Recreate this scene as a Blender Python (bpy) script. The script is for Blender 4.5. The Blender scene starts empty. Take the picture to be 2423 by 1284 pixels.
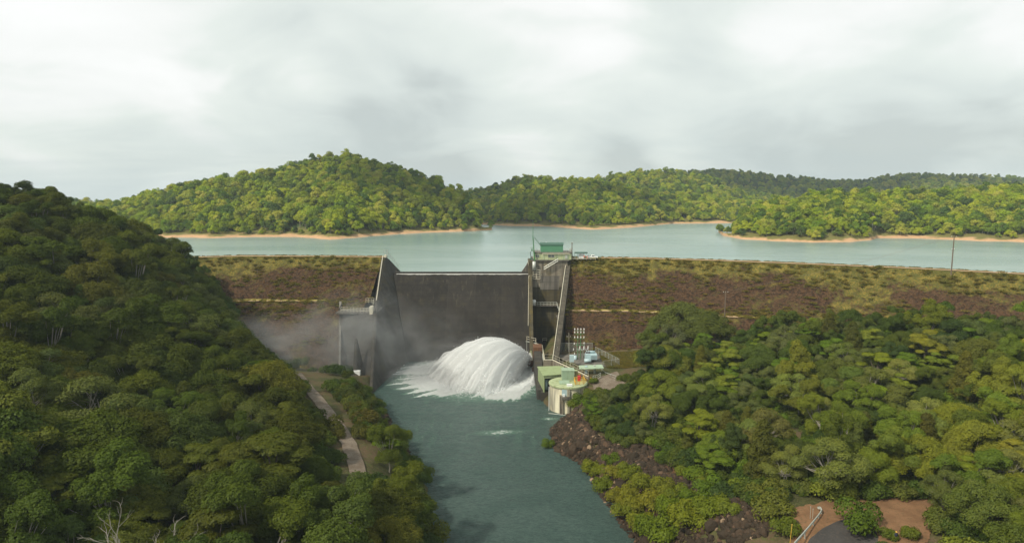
import bpy, math, random
import numpy as np
from mathutils import Vector, Matrix

# ------------------------------------------------------------------ camera, sky, sun
scene = bpy.context.scene
COL = scene.collection
R = math.radians
F, CX, CY, TANP = 1578.0, 1211.5, 642.0, 187.0/1578.0
PITCH = math.atan(TANP)
CAMZ = 40.0
cam_d = bpy.data.cameras.new('camera'); cam = bpy.data.objects.new('camera', cam_d); COL.objects.link(cam)
cam.location = (0, 0, CAMZ); cam.rotation_euler = (math.pi/2 - PITCH, 0, 0)
cam_d.sensor_width = 36; cam_d.lens = 36*F/2423.0
cam_d.clip_start = 1; cam_d.clip_end = 8000
scene.camera = cam

SUN = Vector((-0.66, -0.50, 0.86)).normalized()
sd = bpy.data.lights.new('sun', 'SUN'); sd.energy = 4.2; sd.angle = R(5); sd.color = (1, .92, .76)
so = bpy.data.objects.new('sun', sd); COL.objects.link(so)
so.rotation_euler = SUN.to_track_quat('Z', 'Y').to_euler(); so.location = (-300, 100, 400)

world = bpy.data.worlds.new('World'); scene.world = world; world.use_nodes = True
def N(nt, t, **k):
    n = nt.nodes.new(t)
    for a, b in k.items(): setattr(n, a, b)
    return n
def math_(nt, op, a, b=None, c=None, clamp=False):
    n = N(nt, 'ShaderNodeMath', operation=op, use_clamp=clamp)
    for i, v in enumerate((a, b, c)):
        if v is None: continue
        if isinstance(v, (int, float)): n.inputs[i].default_value = v
        else: nt.links.new(v, n.inputs[i])
    return n.outputs[0]
def mix(nt, fac, a, b, mode='MIX'):
    n = N(nt, 'ShaderNodeMix', data_type='RGBA', blend_type=mode)
    for s, v in ((n.inputs[0], fac), (n.inputs[6], a), (n.inputs[7], b)):
        if isinstance(v, (int, float)): s.default_value = v
        elif isinstance(v, (tuple, list)): s.default_value = (*v[:3], 1)
        else: nt.links.new(v, s)
    return n.outputs[2]
def ramp(nt, src, stops):
    n = N(nt, 'ShaderNodeValToRGB'); e = n.color_ramp.elements
    while len(e) < len(stops): e.new(.5)
    for el, (p, c) in zip(e, stops):
        el.position = p; el.color = (c, c, c, 1) if isinstance(c, (int, float)) else (*c, 1)
    nt.links.new(src, n.inputs[0]); return n.outputs[0]
def smooth(nt, src, a, b):
    n = N(nt, 'ShaderNodeMapRange', interpolation_type='SMOOTHSTEP')
    nt.links.new(src, n.inputs[0]); n.inputs[1].default_value = a; n.inputs[2].default_value = b
    return n.outputs[0]
def noise_(nt, vec, scale, detail=4, rough=.55, dist=0.0, sc3=None):
    if sc3:
        m = N(nt, 'ShaderNodeMapping'); nt.links.new(vec, m.inputs[0]); m.inputs[3].default_value = sc3; vec = m.outputs[0]
    n = N(nt, 'ShaderNodeTexNoise'); nt.links.new(vec, n.inputs['Vector'])
    n.inputs['Scale'].default_value = scale; n.inputs['Detail'].default_value = detail
    n.inputs['Roughness'].default_value = rough; n.inputs['Distortion'].default_value = dist
    return n.outputs['Fac']

nt = world.node_tree; nt.nodes.clear()
out = N(nt, 'ShaderNodeOutputWorld'); bg = N(nt, 'ShaderNodeBackground'); bg2 = N(nt, 'ShaderNodeBackground')
sky = N(nt, 'ShaderNodeTexSky', sky_type='NISHITA', sun_disc=False)
sky.sun_elevation = math.asin(SUN.z); sky.sun_rotation = math.atan2(SUN.x, SUN.y)
nt.links.new(sky.outputs[0], bg.inputs[0]); bg.inputs[1].default_value = .1
tc = N(nt, 'ShaderNodeTexCoord'); sx = N(nt, 'ShaderNodeSeparateXYZ'); nt.links.new(tc.outputs['Generated'], sx.inputs[0])
zz = math_(nt, 'ADD', math_(nt, 'MAXIMUM', sx.outputs[2], 0.0), .34)
cb = N(nt, 'ShaderNodeCombineXYZ')
nt.links.new(math_(nt, 'DIVIDE', sx.outputs[0], zz), cb.inputs[0]); nt.links.new(math_(nt, 'DIVIDE', sx.outputs[1], zz), cb.inputs[1])
cb.inputs[2].default_value = 4.6
big = noise_(nt, cb.outputs[0], .95, 2, .5, .5)
fine = noise_(nt, cb.outputs[0], 2.6, 5, .5, .5)
f = math_(nt, 'ADD', math_(nt, 'MULTIPLY', big, .60), math_(nt, 'MULTIPLY', fine, .40))
cl = ramp(nt, f, [(.36, (.56, .61, .59)), (.44, (.70, .755, .72)), (.53, (.80, .85, .80)), (.60, (.93, .94, .91)), (.68, (1.0, 1.0, .98))])
def spot(u, v, rad, amt):          # a brighter or darker mass in one part of the cloud deck
    d = Vector(((u-CX)/F, math.cos(PITCH)-(v-CY)/F*math.sin(PITCH), -math.sin(PITCH)-(v-CY)/F*math.cos(PITCH))).normalized()
    n = N(nt, 'ShaderNodeVectorMath', operation='DISTANCE'); nt.links.new(tc.outputs['Generated'], n.inputs[0]); n.inputs[1].default_value = d
    return math_(nt, 'MULTIPLY', math_(nt, 'SUBTRACT', 1.0, smooth(nt, n.outputs['Value'], 0, rad)), amt)
for s_ in ((1330,150,.30,.12),(1900,120,.22,.07),(2350,150,.2,.06),(60,230,.3,.05),(960,250,.20,-.10),(1640,60,.16,-.10),(2150,290,.22,-.10),(1550,330,.2,-.05),(600,140,.3,-.03),(2330,380,.08,.08),(1780,385,.13,-.12),(2080,345,.13,-.13),(2380,300,.10,-.11),(1480,420,.08,-.06),(1150,330,.16,.05)): f = math_(nt, 'ADD', f, spot(*s_))
nt.links.new(f, [n for n in nt.nodes if n.type == 'VALTORGB'][0].inputs[0])
# low cloud bands and blue distance along the horizon
low = math_(nt, 'SUBTRACT', 1.0, smooth(nt, sx.outputs[2], -.02, .15))
band = noise_(nt, tc.outputs['Generated'], 2.2, 4, .55, .5, sc3=(1.0, 1.0, 6.5))
bandf = math_(nt, 'MULTIPLY', low, smooth(nt, band, .40, .60))
cl = mix(nt, math_(nt, 'MULTIPLY', bandf, .55), cl, (.50, .58, .59))
hz = math_(nt, 'SUBTRACT', 1.0, smooth(nt, sx.outputs[2], .0, .05))
cl = mix(nt, math_(nt, 'MULTIPLY', hz, .5), cl, (.56, .66, .68))
nt.links.new(cl, bg2.inputs[0]); bg2.inputs[1].default_value = .97
ms = N(nt, 'ShaderNodeMixShader'); ms.inputs[0].default_value = .93
nt.links.new(bg.outputs[0], ms.inputs[1]); nt.links.new(bg2.outputs[0], ms.inputs[2]); nt.links.new(ms.outputs[0], out.inputs[0])

vs = scene.view_settings; vs.view_transform = 'Standard'; vs.look = 'None'; vs.exposure = 0.18; vs.gamma = 1.0
scene.cycles.max_bounces = 7; scene.cycles.diffuse_bounces = 4; scene.cycles.glossy_bounces = 2
scene.cycles.transparent_max_bounces = 24; scene.cycles.volume_bounces = 0; scene.cycles.transmission_bounces = 2
scene.cycles.volume_step_rate = 3.0

# ------------------------------------------------------------------ camera arithmetic (photo pixel -> world)
def P(u, v, z):                      # ray through a photo pixel meets the level z
    a = (u-CX)/F; b = -(v-CY)/F; cp, sp = math.cos(PITCH), math.sin(PITCH)
    d = Vector((a, cp + b*sp, -sp + b*cp)); t = (z-CAMZ)/d.z
    return Vector((0, 0, CAMZ)) + d*t
def Q(u, v, Y):                      # ... meets the distance Y
    a = (u-CX)/F; b = -(v-CY)/F; cp, sp = math.cos(PITCH), math.sin(PITCH)
    d = Vector((a, cp + b*sp, -sp + b*cp))
    return Vector((0, 0, CAMZ)) + d*(Y/d.y)
def proj(p):
    x, y, z = p[0], p[1], p[2]-CAMZ; cp, sp = math.cos(PITCH), math.sin(PITCH)
    d = y*cp - z*sp
    return CX + F*x/d, CY - F*(y*sp + z*cp)/d, d

# ------------------------------------------------------------------ mesh helpers
def tag(o, label=None, cat=None, group=None, kind=None):
    if label: o['label'] = label
    if cat: o['category'] = cat
    if group: o['group'] = group
    if kind: o['kind'] = kind
    return o
def empty(name, loc, label, cat, group=None):
    o = bpy.data.objects.new(name, None); COL.objects.link(o); o.location = loc; o.empty_display_size = .5
    return tag(o, label, cat, group)
def np_mesh(name, V, faces, mat, smooth_=False):
    V = np.asarray(V, dtype=np.float32); faces = np.asarray(faces, dtype=np.int32)
    me = bpy.data.meshes.new(name); k = faces.shape[1]
    me.vertices.add(len(V)); me.vertices.foreach_set('co', V.ravel())
    me.loops.add(faces.size); me.loops.foreach_set('vertex_index', faces.ravel())
    me.polygons.add(len(faces)); me.polygons.foreach_set('loop_start', np.arange(0, faces.size, k, dtype=np.int32))
    me.polygons.foreach_set('loop_total', np.full(len(faces), k, dtype=np.int32))
    if smooth_: me.polygons.foreach_set('use_smooth', np.ones(len(faces), dtype=bool))
    me.materials.append(mat); me.update(calc_edges=True); return me
def link(name, me, parent=None):
    o = bpy.data.objects.new(name, me); COL.objects.link(o)
    if parent is not None: o.parent = parent
    return o
class MB:
    def __init__(s, off=(0, 0, 0)): s.v = []; s.f = []; s.off = Vector(off)
    def add(s, vs, fs):
        b = len(s.v); s.v += [tuple(Vector(v)-s.off) for v in vs]; s.f += [tuple(i+b for i in f) for f in fs]; return s
    def hexa(s, p): # 8 points: bottom 4 ccw, top 4 ccw
        return s.add(p, [(0,3,2,1),(4,5,6,7),(0,1,5,4),(1,2,6,5),(2,3,7,6),(3,0,4,7)])
    def box(s, x0, x1, y0, y1, z0, z1):
        return s.hexa([(x0,y0,z0),(x1,y0,z0),(x1,y1,z0),(x0,y1,z0),(x0,y0,z1),(x1,y0,z1),(x1,y1,z1),(x0,y1,z1)])
    def tube(s, p, q, r, r2=None, n=6, cap=True):
        p, q = Vector(p), Vector(q); d = (q-p)
        if d.length < 1e-6: return s
        d.normalize(); a = d.cross(Vector((0,0,1)) if abs(d.z) < .9 else Vector((1,0,0))).normalized(); b = d.cross(a)
        r2 = r if r2 is None else r2; vs = []
        for c, rr in ((p, r), (q, r2)):
            for i in range(n):
                t = 2*math.pi*i/n; vs.append(c + a*math.cos(t)*rr + b*math.sin(t)*rr)
        fs = [(i, (i+1) % n, n+(i+1) % n, n+i) for i in range(n)]
        if cap: fs += [tuple(range(n))[::-1], tuple(range(n, 2*n))]
        return s.add(vs, fs)
    def path(s, pts, r, r2=None, n=6):
        r2 = r if r2 is None else r2; m = len(pts)-1
        for i in range(m):
            s.tube(pts[i], pts[i+1], r+(r2-r)*i/m, r+(r2-r)*(i+1)/m, n, True)
        return s
    def lathe(s, c, prof, n=32):
        vs = []; fs = []; m = len(prof)
        for i in range(n):
            t = 2*math.pi*i/n
            for r, z in prof: vs.append((c[0]+r*math.cos(t), c[1]+r*math.sin(t), c[2]+z))
        for i in range(n):
            j = (i+1) % n
            for k in range(m-1): fs.append((i*m+k, j*m+k, j*m+k+1, i*m+k+1))
        return s.add(vs, fs)
    def rail(s, pts, h=1.1, r=.045, post=2.0, rails=2):
        pts = [Vector(p) for p in pts]; up = Vector((0, 0, h))
        for a, b in zip(pts, pts[1:]):
            L = (b-a).length; n = max(1, round(L/post))
            for k in range(n+1): q = a.lerp(b, k/n); s.tube(q, q+up, r, n=4)
            for k in range(rails): o = up*(1-k/max(1, rails)); s.tube(a+o, b+o, r, n=4)
        return s
    def build(s, name, mat, parent=None, smooth_=False, bevel=0):
        me = bpy.data.meshes.new(name); me.from_pydata(s.v, [], s.f); me.materials.append(mat); me.update()
        if smooth_:
            for p in me.polygons: p.use_smooth = True
        o = link(name, me, parent)
        if bevel:
            m = o.modifiers.new('bevel', 'BEVEL'); m.width = bevel; m.segments = 2; m.limit_method = 'ANGLE'
        return o

# numpy value noise
_rs = np.random.RandomState(7); _T = _rs.rand(256, 256)
def vnoise(x, y):
    x = np.asarray(x, dtype=float); y = np.asarray(y, dtype=float)
    xi = np.floor(x).astype(int); yi = np.floor(y).astype(int); fx = x-xi; fy = y-yi
    fx = fx*fx*(3-2*fx); fy = fy*fy*(3-2*fy)
    g = lambda a, b: _T[a % 256, b % 256]
    return (g(xi, yi)*(1-fx)+g(xi+1, yi)*fx)*(1-fy) + (g(xi, yi+1)*(1-fx)+g(xi+1, yi+1)*fx)*fy
def fbm(x, y, o=4):
    s = 0; a = 1; t = 0
    for k in range(o): s = s + a*vnoise(x*2**k+17*k, y*2**k+5*k); t += a; a *= .5
    return s/t*2-1

# ------------------------------------------------------------------ materials
def new_mat(name):
    m = bpy.data.materials.new(name); m.use_nodes = True; nt = m.node_tree; nt.nodes.clear()
    o = N(nt, 'ShaderNodeOutputMaterial'); return m, nt, o
def wpos(nt): return N(nt, 'ShaderNodeNewGeometry').outputs['Position']
def principled(nt, o, col, rough=.7, metal=0, bump=None, bstr=.5, bdist=.1, spec=.5):
    p = N(nt, 'ShaderNodeBsdfPrincipled')
    if isinstance(col, tuple): p.inputs['Base Color'].default_value = (*col, 1)
    else: nt.links.new(col, p.inputs['Base Color'])
    if isinstance(rough, (int, float)): p.inputs['Roughness'].default_value = rough
    else: nt.links.new(rough, p.inputs['Roughness'])
    p.inputs['Metallic'].default_value = metal; p.inputs['Specular IOR Level'].default_value = spec
    if bump is not None:
        b = N(nt, 'ShaderNodeBump'); nt.links.new(bump, b.inputs['Height']); b.inputs['Strength'].default_value = bstr
        b.inputs['Distance'].default_value = bdist; nt.links.new(b.outputs[0], p.inputs['Normal'])
    nt.links.new(p.outputs[0], o.inputs[0]); return p
def simple(name, col, rough=.6, metal=0, var=.25, scale=1.5, dirt=None):
    m, nt, o = new_mat(name); pos = wpos(nt)
    n = noise_(nt, pos, scale, 5, .6); n2 = noise_(nt, pos, scale*.6, 4, .6, sc3=(1.6, 1.6, .18))
    c = mix(nt, math_(nt, 'MULTIPLY', n, var*2), col, tuple(x*.6 for x in col))
    if dirt: c = mix(nt, math_(nt, 'MULTIPLY', smooth(nt, n2, .5, .72), .8), c, dirt)
    principled(nt, o, c, rough, metal, n, .3, .02); return m

def foliage(name, cols, trans=.22, nscale=.35):
    m, nt, o = new_mat(name); oi = N(nt, 'ShaderNodeObjectInfo'); pos = wpos(nt)
    k = len(cols); base = ramp(nt, oi.outputs['Random'], [((i+.5)/k, c) for i, c in enumerate(cols)])
    n = noise_(nt, pos, nscale, 3, .6); n2 = noise_(nt, pos, 2.4, 2, .6)
    base = mix(nt, math_(nt, 'MULTIPLY', smooth(nt, n, .38, .66), .55), base, (1.35, 1.28, .85), 'MULTIPLY')
    base = mix(nt, smooth(nt, n2, .3, .75), mix(nt, 1.0, base, (.72, .80, .8), 'MULTIPLY'), base)
    base = mix(nt, 1.0, base, oi.outputs['Color'], 'MULTIPLY')
    d = N(nt, 'ShaderNodeBsdfDiffuse'); t = N(nt, 'ShaderNodeBsdfTranslucent'); g = N(nt, 'ShaderNodeBsdfGlossy')
    nt.links.new(base, d.inputs[0]); nt.links.new(mix(nt, 1.0, base, (1.5, 1.5, .6), 'MULTIPLY'), t.inputs[0])
    g.inputs['Roughness'].default_value = .55; g.inputs[0].default_value = (.8, .85, .8, 1)
    a = N(nt, 'ShaderNodeMixShader'); a.inputs[0].default_value = trans; nt.links.new(d.outputs[0], a.inputs[1]); nt.links.new(t.outputs[0], a.inputs[2])
    b = N(nt, 'ShaderNodeMixShader'); b.inputs[0].default_value = .010; nt.links.new(a.outputs[0], b.inputs[1]); nt.links.new(g.outputs[0], b.inputs[2])
    nt.links.new(b.outputs[0], o.inputs[0]); return m

M = {}
M['leaf'] = foliage('leaf', [(.058,.086,.011), (.090,.108,.013), (.062,.100,.014), (.115,.124,.020), (.050,.078,.018)])
M['leaf_bright'] = foliage('leaf_bright', [(.105,.165,.012), (.15,.19,.016), (.18,.20,.024)], .28)
M['leaf_grey'] = foliage('leaf_grey', [(.110,.128,.034), (.135,.145,.046), (.10,.13,.034)])
M['leaf_yellow'] = foliage('leaf_yellow', [(.12,.115,.014), (.10,.12,.02)])
M['leaf_far'] = foliage('leaf_far', [(.10,.165,.018), (.31,.35,.022), (.39,.41,.032), (.16,.25,.020), (.46,.43,.075), (.25,.27,.030), (.08,.145,.030), (.32,.39,.018), (.07,.11,.028)], .22, .03)
M['grass'] = foliage('grass', [(.15,.12,.025), (.19,.14,.03), (.12,.115,.022)], .25)
M['bark_pale'] = simple('bark_pale', (.27,.245,.20), .85)
M['bark_dark'] = simple('bark_dark', (.13,.105,.08), .9)

def ground_mat():
    m, nt, o = new_mat('ground_cover'); pos = wpos(nt)
    a = noise_(nt, pos, .09, 5, .6); b = noise_(nt, pos, .7, 5, .65); c_ = noise_(nt, pos, 3.0, 3, .6)
    c = mix(nt, smooth(nt, a, .42, .6), (.045, .05, .016), (.10, .07, .038))
    c = mix(nt, smooth(nt, b, .45, .65), c, (.075, .08, .024))
    c = mix(nt, math_(nt, 'MULTIPLY', smooth(nt, c_, .5, .7), .5), c, (.16, .11, .06))
    principled(nt, o, c, .95, 0, b, .8, .5, .2); return m
M['ground'] = ground_mat()
def rockfill_mat():
    m, nt, o = new_mat('rockfill'); pos = wpos(nt)
    big = noise_(nt, pos, .045, 5, .62, .4, sc3=(1, 1, 1.6)); mid = noise_(nt, pos, .22, 5, .65, .3); fine = noise_(nt, pos, 1.6, 3, .7)
    vor = N(nt, 'ShaderNodeTexVoronoi'); nt.links.new(pos, vor.inputs['Vector']); vor.inputs['Scale'].default_value = 1.3
    sx = N(nt, 'ShaderNodeSeparateXYZ'); nt.links.new(pos, sx.inputs[0])
    bw = N(nt, 'ShaderNodeSeparateColor'); nt.links.new(vor.outputs['Color'], bw.inputs[0])
    rock = mix(nt, bw.outputs[0], (.020, .011, .006), (.082, .044, .021))
    rock = mix(nt, smooth(nt, fine, .58, .78), rock, (.15, .095, .045))
    grass = mix(nt, smooth(nt, mid, .35, .65), (.09, .08, .016), (.21, .155, .032))
    grass = mix(nt, smooth(nt, fine, .42, .6), grass, (.07, .075, .016))
    g = math_(nt, 'ADD', math_(nt, 'MULTIPLY', big, .6), math_(nt, 'MULTIPLY', mid, .42))
    top = smooth(nt, sx.outputs[2], -6, 8.2)           # grass thickens towards the crest
    right = smooth(nt, sx.outputs[0], 60, 190)
    g = math_(nt, 'ADD', g, math_(nt, 'MULTIPLY', math_(nt, 'POWER', top, 2.2), .20))
    g = math_(nt, 'ADD', g, math_(nt, 'MULTIPLY', right, .045))
    g = math_(nt, 'ADD', g, math_(nt, 'MULTIPLY', math_(nt, 'SUBTRACT', fine, .5), .25))
    gm = smooth(nt, g, .525, .665)
    c = mix(nt, gm, rock, grass)
    principled(nt, o, c, .95, 0, math_(nt, 'ADD', vor.outputs['Distance'], fine), .9, .35, .2); return m
M['rockfill'] = rockfill_mat()
def dirt_mat(name, a, b, c3):
    m, nt, o = new_mat(name); pos = wpos(nt)
    n = noise_(nt, pos, .3, 5, .6); n2 = noise_(nt, pos, 2.2, 4, .7)
    c = mix(nt, smooth(nt, n, .35, .65), a, b); c = mix(nt, smooth(nt, n2, .5, .72), c, c3)
    principled(nt, o, c, .95, 0, n2, .6, .12, .2); return m
M['dirt'] = dirt_mat('red_dirt', (.15, .080, .040), (.22, .12, .062), (.09, .07, .032))
M['track'] = dirt_mat('track_gravel', (.15, .115, .085), (.22, .18, .14), (.07, .055, .04))
M['lip'] = simple('thin_overflow', (.55, .55, .52), .6, 0, .5, 1.2)
M['crest'] = dirt_mat('crest_gravel', (.33, .22, .13), (.40, .28, .17), (.22, .17, .07))
M['asphalt'] = dirt_mat('asphalt', (.045, .042, .04), (.06, .055, .052), (.08, .065, .055))
M['bench_grass'] = simple('bench_grass', (.34, .30, .05), .9, 0, .35, 1.2)
M['riprap'] = dirt_mat('riprap', (.035, .022, .018), (.065, .042, .033), (.11, .07, .05))

def shore_mat():
    m, nt, o = new_mat('hill_ground'); pos = wpos(nt)
    sx = N(nt, 'ShaderNodeSeparateXYZ'); nt.links.new(pos, sx.inputs[0])
    n = noise_(nt, pos, .06, 4, .6); n2 = noise_(nt, pos, .5, 4, .6)
    z = math_(nt, 'ADD', sx.outputs[2], math_(nt, 'MULTIPLY', math_(nt, 'SUBTRACT', n, .5), 7.0))
    sand = mix(nt, n2, (.36, .20, .11), (.56, .38, .22))
    scrub = mix(nt, n2, (.09, .10, .025), (.20, .17, .06))
    c = mix(nt, smooth(nt, z, 1.0, 2.6), sand, scrub); c = mix(nt, smooth(nt, z, 5, 8), c, (.045, .065, .02))
    principled(nt, o, c, .95, 0, n2, .5, .3, .1); return m
M['shore'] = shore_mat()

def concrete(name, base, stain, streak=.8, lifts=1.5, moss=None, lmix=.5, joints=0):
    m, nt, o = new_mat(name); pos = wpos(nt)
    sx = N(nt, 'ShaderNodeSeparateXYZ'); nt.links.new(pos, sx.inputs[0])
    n = noise_(nt, pos, .12, 6, .65); st = noise_(nt, pos, .55, 5, .6, .2, sc3=(1, 1, .07)); fi = noise_(nt, pos, 1.8, 4, .65)
    c = mix(nt, math_(nt, 'MULTIPLY', smooth(nt, st, .40, .62), streak), base, stain)
    c = mix(nt, math_(nt, 'MULTIPLY', smooth(nt, n, .4, .65), .6), c, tuple(x*.55 for x in base))
    if moss: c = mix(nt, math_(nt, 'MULTIPLY', smooth(nt, noise_(nt, pos, .2, 5, .7), .5, .66), .8), c, moss)
    c = mix(nt, math_(nt, 'MULTIPLY', fi, .35), c, tuple(x*.5 for x in base))
    fr = math_(nt, 'FRACT', math_(nt, 'DIVIDE', sx.outputs[2], lifts))
    line = math_(nt, 'LESS_THAN', fr, .09)
    c = mix(nt, math_(nt, 'MULTIPLY', line, lmix), c, tuple(x*.35 for x in base))
    if joints:
        jx = math_(nt, 'LESS_THAN', math_(nt, 'FRACT', math_(nt, 'DIVIDE', math_(nt, 'ADD', sx.outputs[0], 200), joints)), .03)
        c = mix(nt, math_(nt, 'MULTIPLY', jx, .3), c, tuple(x*2.2 for x in base))
        bay = N(nt, 'ShaderNodeTexWhiteNoise', noise_dimensions='1D'); nt.links.new(math_(nt, 'FLOOR', math_(nt, 'DIVIDE', math_(nt, 'ADD', sx.outputs[0], 200), joints)), bay.inputs['W'])
        c = mix(nt, math_(nt, 'MULTIPLY', bay.outputs['Value'], .35), c, tuple(x*1.9 for x in base))
        lf = N(nt, 'ShaderNodeTexWhiteNoise', noise_dimensions='1D'); nt.links.new(math_(nt, 'FLOOR', math_(nt, 'DIVIDE', sx.outputs[2], lifts)), lf.inputs['W'])
        c = mix(nt, math_(nt, 'MULTIPLY', lf.outputs['Value'], .35), c, tuple(x*1.7 for x in base))
        pale = smooth(nt, noise_(nt, pos, .8, 5, .65, .2, sc3=(1, .3, .05)), .56, .72); tall = smooth(nt, math_(nt, 'ADD', sx.outputs[2], math_(nt, 'MULTIPLY', n, 16)), -22, 8)
        c = mix(nt, math_(nt, 'MULTIPLY', math_(nt, 'MULTIPLY', pale, tall), .6), c, (.085, .072, .05))
        damp = smooth(nt, noise_(nt, pos, .10, 4, .6, .6, sc3=(1, .3, .6)), .45, .62)
        c = mix(nt, math_(nt, 'MULTIPLY', damp, .55), c, tuple(x*.45 for x in base))
    principled(nt, o, c, .9, 0, fi, .4, .08, .3); return m
M['spill'] = concrete('spillway_concrete', (.021, .018, .015), (.006, .006, .006), .9, 2.4, (.034, .028, .014), .8, 13)
M['wall_dark'] = concrete('wall_concrete_dark', (.07, .064, .056), (.03, .027, .025), .8, 1.8, (.06, .05, .027))
M['wall_slope'] = concrete('sloping_wall_concrete', (.105, .092, .07), (.04, .035, .028), .8, 3.0)
M['tower'] = concrete('tower_concrete', (.33, .29, .225), (.045, .04, .034), .95, 2.4, (.20, .16, .09))
M['tower_low'] = concrete('tower_concrete_mossy', (.10, .085, .05), (.035, .032, .026), .8, 2.0, (.10, .075, .02))
M['wall_grey'] = concrete('wall_concrete_grey', (.19, .175, .15), (.06, .052, .045), .8, 3.0)
M['tank'] = concrete('tank_concrete', (.88, .82, .62), (.11, .10, .085), .85, 40, (.60, .52, .34), .1)
M['green'] = simple('green_paint', (.10, .28, .16), .5, 0, .15, .6)
M['green_dark'] = simple('green_roof', (.05, .12, .085), .5)
M['green_pale'] = simple('pale_green_paint', (.42, .47, .27), .6, 0, .2, .9, (.20, .24, .10))
M['green_mint'] = simple('mint_metal', (.34, .45, .32), .55, 0, .25, .8, (.20, .24, .14))
M['olive'] = simple('olive_metal', (.30, .37, .18), .55, 0, .2, .6, (.20, .22, .10))
M['mast'] = simple('mast_green', (.06, .20, .075), .5)
M['steel'] = simple('galvanised', (.50, .52, .47), .5, .3)
M['cream'] = simple('cream_rail', (.60, .56, .44), .6)
M['dark'] = simple('dark_interior', (.015, .015, .014), .9)
M['rust'] = simple('rust', (.14, .06, .03), .9, 0, .3, 2.0, (.22, .15, .05))
M['yellow'] = simple('yellow_paint', (.70, .42, .05), .5)
M['red'] = simple('red_paint', (.60, .04, .03), .5)
M['orange'] = simple('orange_cloth', (.75, .13, .06), .8)
M['navy'] = simple('navy_cloth', (.02, .025, .05), .9)
M['skin'] = simple('skin', (.35, .2, .14), .6)
M['white'] = simple('white_paint', (.78, .79, .77), .35, 0, .05)
M['blue_grey'] = simple('blue_grey_paint', (.42, .55, .58), .45, 0, .1)
M['porcelain'] = simple('porcelain', (.75, .74, .72), .3)
M['brown_ins'] = simple('brown_insulator', (.12, .035, .03), .4)
M['wood'] = simple('pole_wood', (.15, .115, .085), .85)
M['glass'] = simple('dark_glass', (.06, .09, .09), .08)
M['rubber'] = simple('rubber', (.02, .02, .02), .8)
def mesh_fence_mat():
    m, nt, o = new_mat('chain_link'); pos = wpos(nt)
    d = N(nt, 'ShaderNodeBsdfDiffuse'); d.inputs[0].default_value = (.35, .36, .33, 1); t = N(nt, 'ShaderNodeBsdfTransparent')
    a = N(nt, 'ShaderNodeMixShader'); a.inputs[0].default_value = .22
    nt.links.new(t.outputs[0], a.inputs[1]); nt.links.new(d.outputs[0], a.inputs[2]); nt.links.new(a.outputs[0], o.inputs[0]); return m
M['chain'] = mesh_fence_mat()

def water_mat(name, river):
    m, nt, o = new_mat(name); pos = wpos(nt)
    if river:
        w1 = noise_(nt, pos, .30, 6, .72, 1.6, sc3=(1.0, 1.3, 1)); w2 = noise_(nt, pos, 1.5, 5, .7, 1.2, sc3=(.8, 1.5, 1))
        h = math_(nt, 'ADD', math_(nt, 'MULTIPLY', w1, .55), w2)
        tone = noise_(nt, pos, .05, 3, .5, 1.0)
        c = mix(nt, smooth(nt, tone, .3, .7), (.100, .172, .152), (.130, .208, .186))
        c = mix(nt, math_(nt, 'MULTIPLY', smooth(nt, noise_(nt, pos, 1.1, 5, .7, 1.0, sc3=(.7, 1.7, 1)), .42, .60), .55), c, (.05, .09, .08))  # dark sides of the ripples painted into the water colour
        c = mix(nt, math_(nt, 'MULTIPLY', smooth(nt, noise_(nt, pos, 1.7, 4, .7, 1.2, sc3=(.7, 1.8, 1)), .58, .70), .5), c, (.22, .30, .28))  # pale ripple reflections painted in the same way
        at = N(nt, 'ShaderNodeAttribute', attribute_name='foam'); fo = at.outputs['Fac']
        gl = math_(nt, 'MULTIPLY', smooth(nt, fo, .05, .6), .75)
        c = mix(nt, gl, c, (.22, .42, .30))
        fn = noise_(nt, pos, 1.1, 6, .75, 1.0); fn2 = noise_(nt, pos, .25, 3, .6, 1.5)
        th = math_(nt, 'SUBTRACT', math_(nt, 'ADD', fo, math_(nt, 'MULTIPLY', math_(nt, 'SUBTRACT', math_(nt, 'ADD', fn, math_(nt, 'MULTIPLY', fn2, .4)), .7), 1.5)), 0)
        fm = smooth(nt, th, .40, .62)
        c = mix(nt, fm, c, (.85, .88, .86))
        r = math_(nt, 'ADD', math_(nt, 'MULTIPLY', fm, .6), .16)
        p = principled(nt, o, c, r, 0, h, 1.0, 1.8, .5)
    else:
        w1 = noise_(nt, pos, .10, 5, .65, .3, sc3=(1, .55, 1)); w2 = noise_(nt, pos, .9, 3, .6, .2, sc3=(1, .6, 1))
        h = math_(nt, 'ADD', w1, math_(nt, 'MULTIPLY', w2, .25))
        c = mix(nt, smooth(nt, noise_(nt, pos, .006, 4, .6, .5, sc3=(.6, 1.6, 1)), .35, .65), (.165, .255, .235), (.24, .325, .305))
        p = principled(nt, o, c, .24, 0, h, .30, .6, .5)
    p.inputs['IOR'].default_value = 1.33 if river else 1.45
    return m
M['river'] = water_mat('river_water', True); M['lake'] = water_mat('lake_water', False)
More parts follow.
